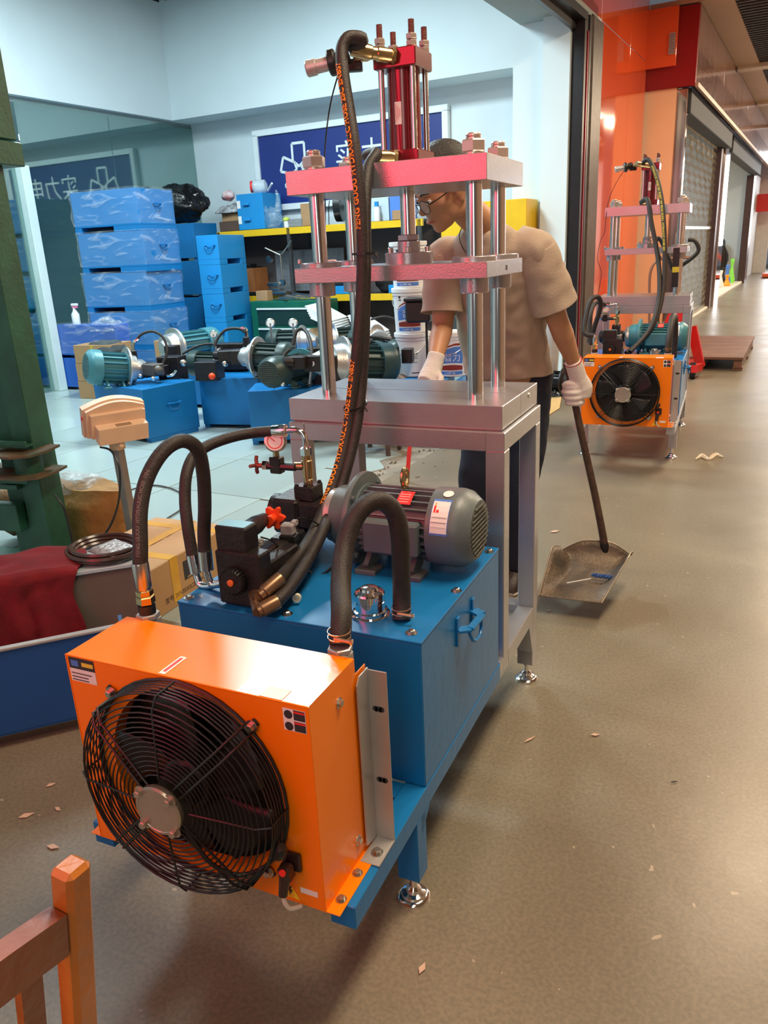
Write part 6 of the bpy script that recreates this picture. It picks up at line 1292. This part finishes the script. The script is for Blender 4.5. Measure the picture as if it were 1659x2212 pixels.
m_ = MB(); m_.tube([(-3.174,2.289,0.008), (-3.203,2.506,0.008), (-3.116,2.690,0.008), (-2.831,2.611,0.008), (-2.597,2.386,0.008), (-2.532,2.122,0.008)], .005, 6); m_.tube([(-3.065,2.162,0.020), (-2.864,2.097,0.020), (-2.657,1.978,0.020), (-2.599,1.852,0.020), (-2.593,1.694,0.020)], .006, 6); sthing('floor_cable', 'thin dark cable looping over the white tiles behind the scale', 'cable', m_, mat('cable_dark', (.06, .04, .035), .6))
# paper sack, crumpled foil
m_ = MB()
def sack(u, v):
    a = 2*pi*u; sx, sy = .23, .13; r = 1+.06*noise.noise(Vector((cos(a)*2, sin(a)*2, v*4)))
    fold = 1-.35*max(0, v-.75)/.25; return Vector((-2.53+sx*cos(a)*r*(1-.05*v), 1.60+sy*sin(a)*r*fold, .01+.36*v+.03*noise.noise(Vector((u*5, v*3, 3)))))
m_.sheet(lambda u, v: sack(u, v), 41, 18); m_.sheet(lambda u, v: sack(u, 1)*1.0*(1-v)+Vector((-2.53, 1.60, .37))*v, 41, 4); o_ = m_.build('paper_sack', mat('sack_ochre', (.38, .185, .045), .75, 0, .2, 6, .7, 9, dist=.03), ang=70); tag(o_, 'crumpled ochre paper sack beside the green press column', 'sack')
cloth('film_scrap', 'blue-white crumpled film on top of the paper sack', 'film', (-2.66, 1.62, .36), .26, .2, .12, film('foil_pale', .9, (.75, .8, .85)), 41, .03)
m_ = MB(); blob(m_, (-3.02, 1.62, .20), (.24, .20, .20), 7, .3, 24, 16, -.19); sthing('sack', 'dirty ochre sack and foil behind the green press frame', 'sack', m_, mat('sack_dirty', (.27, .17, .09), .8, 0, .4, 5, .8, 10, dist=.04), ang=70)
# ---- green press at the left edge
gp = thing('green_press', 'heavy dark green steel press frame at the left edge of the photo', 'press', (-2.55, 1.20, 0), radians(8))
def gbx(name, *a, c=.004, par=gp): m_ = MB(); m_.box(*a, c); return m_.build(name, GREEN, par, smooth=False)
gbx('column', -.04, .075, -.01, .14, 0, 1.93); gbx('column', -.16, -.05, .02, .16, .0, 1.93); gbx('column', -.62, -.48, .0, .14, 0, 1.93)
gbx('top_beam', -.9, .13, -.05, .22, 1.93, 2.03); gbx('top_beam', -.9, .125, -.045, .20, 2.036, 2.9)
gbx('cross_beam', -.62, -.05, -.06, .0, .26, .40); gbx('cross_beam', -.62, -.03, -.05, .0, .475, .50, c=.002)
gbx('angle_bar', -.62, .09, -.075, -.06, .70, .725, c=.002); gbx('angle_bar', -.62, .09, -.075, -.02, .695, .705, c=.001)
gbx('angle_bar', -.62, .05, -.06, -.05, .51, .535, c=.002)
RU = mat('rust_green', (.16, .075, .035), .7, .2, .4, 12, .3, 60, col2=(.03, .07, .045))
for z in (.555, .66):
    m_ = MB(); poly = [(-.30, -.13), (.06, -.16), (.14, -.12), (.16, -.02), (.14, .10), (-.30, .10)]; m_.prism([(a+(.02 if z < .6 else 0), b) for a, b in poly], (0, 0, z), (1, 0, 0), (0, 1, 0), (0, 0, 1), .012); m_.build('flange_plate', RU if False else mat('flange_green', (.05, .075, .04), .6, .1, .5, 9, .3, 50, col2=(.17, .085, .04)), gp, smooth=False)
m_ = MB(); m_.lathe([(.065, .567), (.065, .66)], (.05, -.03, 0), (0, 0, 1), 28); m_.build('tube_spacer', GREEN, gp)
m_ = MB()
gbx('foot_beam', -.7, .18, -.05, .22, 0, .05)
# ---- wooden chair, near bottom left
WOOD = mat('chair_wood', (.50, .155, .020), .35, 0, .25, 5, .25, 40, coat=.3); WOODR = mat('chair_wood_red', (.24, .060, .016), .38, 0, .25, 6, .25, 40, coat=.3)
cp_ = Vector((-0.013,-0.953,0.900)); hh = cp_.z
cr = thing('wooden_chair', 'orange-brown wooden slat-back chair at the lower left corner', 'chair', (cp_.x, cp_.y, 0), 0)
dv = Vector((-0.021,-1.044,0.860)); dvec = Vector((dv.x-cp_.x, dv.y-cp_.y, 0)); Lr = dvec.length; dn = dvec.normalized(); nn = Vector((-dn.y, dn.x, 0)); nn = nn if nn.x > 0 else -nn
def rake(mb):
    mb.v = [tuple(Vector(p)+nn*(p[2]-hh)*.19) for p in mb.v]; return mb
def cprism(name, pts, th, m, z=None): return None
m_ = MB(); m_.beam((0, 0, 0), (0, 0, hh), .034, .032, up=dn, ch=.006); rake(m_).build('back_post', WOOD, cr, smooth=False)
m_ = MB(); e_ = dn*.42; m_.beam((e_.x, e_.y, 0), (e_.x, e_.y, hh-.006), .040, .036, up=dn, ch=.005); rake(m_).build('back_post', WOOD, cr, smooth=False)
m_ = MB(); rail = []
for i in range(13):
    u = i/12; zt = hh-.050+.030*sin(pi*u); p = dn*(.018+.385*u)+nn*(.004*sin(pi*u)); rail.append((p, zt))
for (p, z0), (q_, z1) in zip(rail[:-1], rail[1:]):
    vs_ = [p+nn*.013+Vector((0, 0, z0)), p-nn*.013+Vector((0, 0, z0)), p-nn*.013+Vector((0, 0, z0-.062)), p+nn*.013+Vector((0, 0, z0-.062)), q_+nn*.013+Vector((0, 0, z1)), q_-nn*.013+Vector((0, 0, z1)), q_-nn*.013+Vector((0, 0, z1-.062)), q_+nn*.013+Vector((0, 0, z1-.062))]; m_.add(vs_, [(0, 1, 5, 4), (1, 2, 6, 5), (2, 3, 7, 6), (3, 0, 4, 7)])
rake(m_).build('top_rail', WOODR, cr, smooth=False)
for k in range(6):
    p = dn*(.060+.058*k); m_ = MB(); m_.beam(p+Vector((0, 0, .50)), p+Vector((0, 0, hh-.10)), .026, .012, up=nn); rake(m_).build('back_slat', WOODR, cr, smooth=False)
m_ = MB(); m_.beam(dn*.01+Vector((0, 0, .50)), dn*.41+Vector((0, 0, .50)), .045, .024, up=(0, 0, 1)); rake(m_).build('lower_rail', WOODR, cr, smooth=False)
m_ = MB(); m_.beam(-nn*.20*0+dn*.0+Vector((0, 0, .66)), nn*-.0+dn*.03+Vector((0, 0, .70)), .01, .01); 
q_ = -nn if (-nn).dot(Vector((-1, -.3, 0))) > 0 else nn
m_ = MB(); m_.prism([(0, 0), (.42, 0), (.42, .40), (0, .40)], (0, 0, .42), dn, q_, (0, 0, 1), .03); m_.build('seat', WOOD, cr, smooth=False)
for a in (.02, .40): m_ = MB(); p = dn*a+q_*.38; m_.beam(p, p+Vector((0, 0, .42)), .034, .034, up=dn); m_.build('leg', WOOD, cr, smooth=False)
# ---- corridor: pallet jack with pallet
PW = mat('pallet_brown', (.16, .075, .045), .5, 0, .25, 5, .2, 30)
pl = thing('pallet', 'brown wooden pallet on the corridor floor behind the second press', 'pallet', (.28, 8.42, 0), radians(-3))
for k in range(6): m_ = MB(); m_.box(-.62, .30, .02+.36*k, .02+.36*k+.355, .125, .155, .003); m_.build('board', PW, pl, smooth=False)
for x in (-.6, -.2, .20): m_ = MB(); m_.box(x, x+.09, .04, 2.1, .03, .125, .003); m_.build('stringer', PW, pl, smooth=False)
for x in (-.6, .20):
    for y in (.05, 1.0, 1.95): m_ = MB(); m_.box(x-.01, x+.10, y, y+.12, 0, .04, .003); m_.build('block', PW, pl, smooth=False)
REDJ = mat('jack_red', (.62, .02, .018), .35, .1, .1); pj_ = thing('pallet_jack', 'red hand pallet jack standing between the second press and the wooden pallet', 'jack', (0.088,8.249,0.000), radians(0)); o3 = pj_.location
m_ = MB(); m_.beam(Vector((0.145,8.179,0.080))-o3, Vector((0.022,8.200,0.526))-o3, .05, .10); m_.beam(Vector((0.152,8.044,0.100))-o3, Vector((0.102,7.733,0.120))-o3, .06, .08); m_.box(-.55, .0, -.10, .20, .06, .13, .01); m_.build('fork_frame', REDJ, pj_, smooth=False)
m_ = MB(); p_ = Vector((-0.141,8.000,0.572))-o3; m_.add([p_+Vector((-.26, 0, -.35)), p_+Vector((.16, 0, -.35)), p_+Vector((.16, 0, .20)), p_+Vector((-.05, 0, .20)), p_+Vector((-.26, .12, -.35)), p_+Vector((.16, .12, -.35)), p_+Vector((.16, .12, .20)), p_+Vector((-.05, .12, .20))], [(0, 1, 2, 3), (4, 7, 6, 5), (0, 4, 5, 1), (1, 5, 6, 2), (2, 6, 7, 3), (3, 7, 4, 0)]); m_.build('pump_body', REDJ, pj_, smooth=False)
m_ = MB(); m_.lathe([(.085, -.03), (.09, -.025), (.09, .025), (.085, .03)], Vector((0.089,7.830,0.090))-o3+Vector((0, 0, .0)), (1, 0, 0), 24); m_.build('wheel', BLACK, pj_)
m_ = MB(); m_.tube([Vector(p)-o3 for p in ((-0.356,7.600,0.318), (-0.391,7.600,0.903), (-0.396,7.600,1.139), (-0.347,7.600,1.254), (-0.238,7.600,1.282), (-0.012,7.600,1.283))], .014, 8); m_.build('handle_tube', mat('tube_rust', (.32, .15, .10), .45, .5), pj_)
m_ = MB(); m_.tube([(-0.285,1.200,1.326), (-0.327,1.200,1.435), (-0.298,1.200,1.487), (-0.214,1.200,1.324), (-0.173,1.200,1.251), (-0.056,1.200,1.318), (0.001,1.200,1.386), (-0.032,1.200,1.457), (-0.084,1.200,1.466)], .016, 10); m_.build('looped_hose', RUBBER, PRESS2)
m_ = MB(); m_.box(-.02, .02, 0, .02, 0, .5); a0 = Vector((-0.127,0.700,1.135)); a1 = Vector((-0.133,0.700,1.417)); m_ = MB(); m_.use(BLACK).beam(a0, a1, .045, .03); c_ = a0.lerp(a1, .38); m_.use(HPRINTY).beam(c_, c_+(a1-a0)*.14, .047, .031); m_.build('measuring_strip', None, PRESS2, smooth=False)
# far things
for lab_, s_, t_, h_, m in (('green bottle-shaped thing in the far doorway', .10, 25.6, .75, mat('lime_glass', (.25, .75, .10), .3)), ('black upright tool in the far doorway', -.02, 24.4, .55, BLACK), ('blue-handled tool in the far doorway', .04, 25.0, .60, LBLUE), ('orange bottle in the far doorway', .12, 24.2, .35, HPRINT), ('pale stick-like tool in the far doorway', .0, 23.6, .5, PAPER)):
    m_ = MB(); m_.lathe([(.09, 0), (.11, h_*.2), (.06, h_*.5), (.035, h_*.7), (.06, h_*.95), (.05, h_)], SP(s_, t_, .02), (0, 0, 1), 12); sthing('doorway_item', lab_, 'tool', m_, m)
m_ = MB(); blob(m_, SP(-.5, 26.3, .72), (.38, .5, .7), 3, .2, 24, 16, -.7); sthing('bin_bag', 'dark bag pile inside the far doorway', 'bag', m_, BLACK)
for k, (t_, z0, z1, m, lab_) in enumerate(((12.6, 0, 1.0, CARD, 'tan carton pile just inside the grille, left'), (14.3, 0, .85, mat('carton_tan', (.47, .27, .12)), 'tan carton pile inside the grille, middle'), (16.0, 0, .9, CARD, 'tan carton pile inside the grille, right'), (13.2, 1.35, 1.75, PRED, 'red signboard behind the rolling grille'))):
    m_ = MB(); sbox(m_, -1.2 if k < 3 else -1.4, -.5 if k < 3 else -1.3, t_-.6, t_+.7, z0 if k < 3 else z0, z1, .01)
    if k == 3: sbox(m_, -1.38, -1.34, 13, 13.1, 0, 1.4)
    sthing('carton' if k < 3 else 'signboard', lab_, 'box' if k < 3 else 'sign', m_, m, ang=20)
m_ = MB(); f0 = SP(.75, 29.3, 0); m_.box(f0.x, f0.x+1.3, f0.y, f0.y+1.0, .04, .14); m_.box(f0.x+.1, f0.x+.3, f0.y+.1, f0.y+.9, 0, .05); m_.box(f0.x+.9, f0.x+1.1, f0.y+.1, f0.y+.9, 0, .05); m_.beam((f0.x+.3, f0.y, .1), (f0.x+1.2, f0.y+.2, 1.0), .08, .08); sthing('trolley', 'small red and orange trolley far down the corridor', 'trolley', m_, mat('trolley_red', (.6, .08, .02), .5), ang=20)
# litter
m_ = MB(); 
for a, b in (((1505, 985), (1560, 985)),): m_.tube([(0.343,4.311,0.006), (0.378,4.396,0.010), (0.427,4.332,0.006), (0.467,4.445,0.010), (0.514,4.420,0.006)], [.004, .02, .012, .022, .006], 6)
sthing('tape_scrap', 'shiny scrap of clear tape on the corridor floor beyond the second press', 'litter', m_, mat('tape_clear', (.75, .68, .55), .12, 0, .1))
for i, (a, b, lab_) in enumerate((((0.063,0.663,0.003), (0.092,0.714,0.003), 'thin pale sliver on the floor right of the press'), ((-0.286,2.570,0.003), (-0.245,2.614,0.003), 'white paper flake on the floor beyond the press leg'), ((0.251,0.778,0.003), (0.278,0.791,0.003), 'tan flake on the floor right of the pale sliver'), ((0.506,0.626,0.003), (0.525,0.638,0.003), 'dark splinter on the right part of the floor'), ((0.066,-0.231,0.003), (0.067,-0.199,0.003), 'pale flake near the bottom edge of the floor'), ((-1.190,-0.190,0.003), (-1.162,-0.156,0.003), 'pink leaf-shaped flake on the floor left of the fan'), ((-1.124,-0.116,0.003), (-1.097,-0.121,0.003), 'small forked pink flake left of the fan'), ((-1.225,-0.056,0.003), (-1.209,-0.031,0.003), 'long pink flake near the open tank'), ((-1.023,-0.243,0.003), (-0.984,-0.235,0.003), 'pale flake on the floor above the chair'), ((-0.084,1.613,0.003), (-0.067,1.628,0.003), 'tiny pale flake under the scoop'))):
    a, b = Vector(a), Vector(b); d_ = b-a; n_ = Vector((-d_.y, d_.x, 0))*(.22 if i not in (0, 3) else .06); m_ = MB(); m_.add([a, a.lerp(b, .4)+n_, b, a.lerp(b, .5)-n_, a+Vector((0, 0, .002)), a.lerp(b, .4)+n_+Vector((0, 0, .003)), b+Vector((0, 0, .002)), a.lerp(b, .5)-n_+Vector((0, 0, .002))], [(0, 1, 2, 3), (4, 5, 6, 7), (0, 1, 5, 4), (1, 2, 6, 5), (2, 3, 7, 6), (3, 0, 4, 7)])
    sthing('paper_flake', lab_, 'litter', m_, INK if i == 3 else mat('flake_pink', (.62, .42, .32), .8), 'litter on the corridor floor')
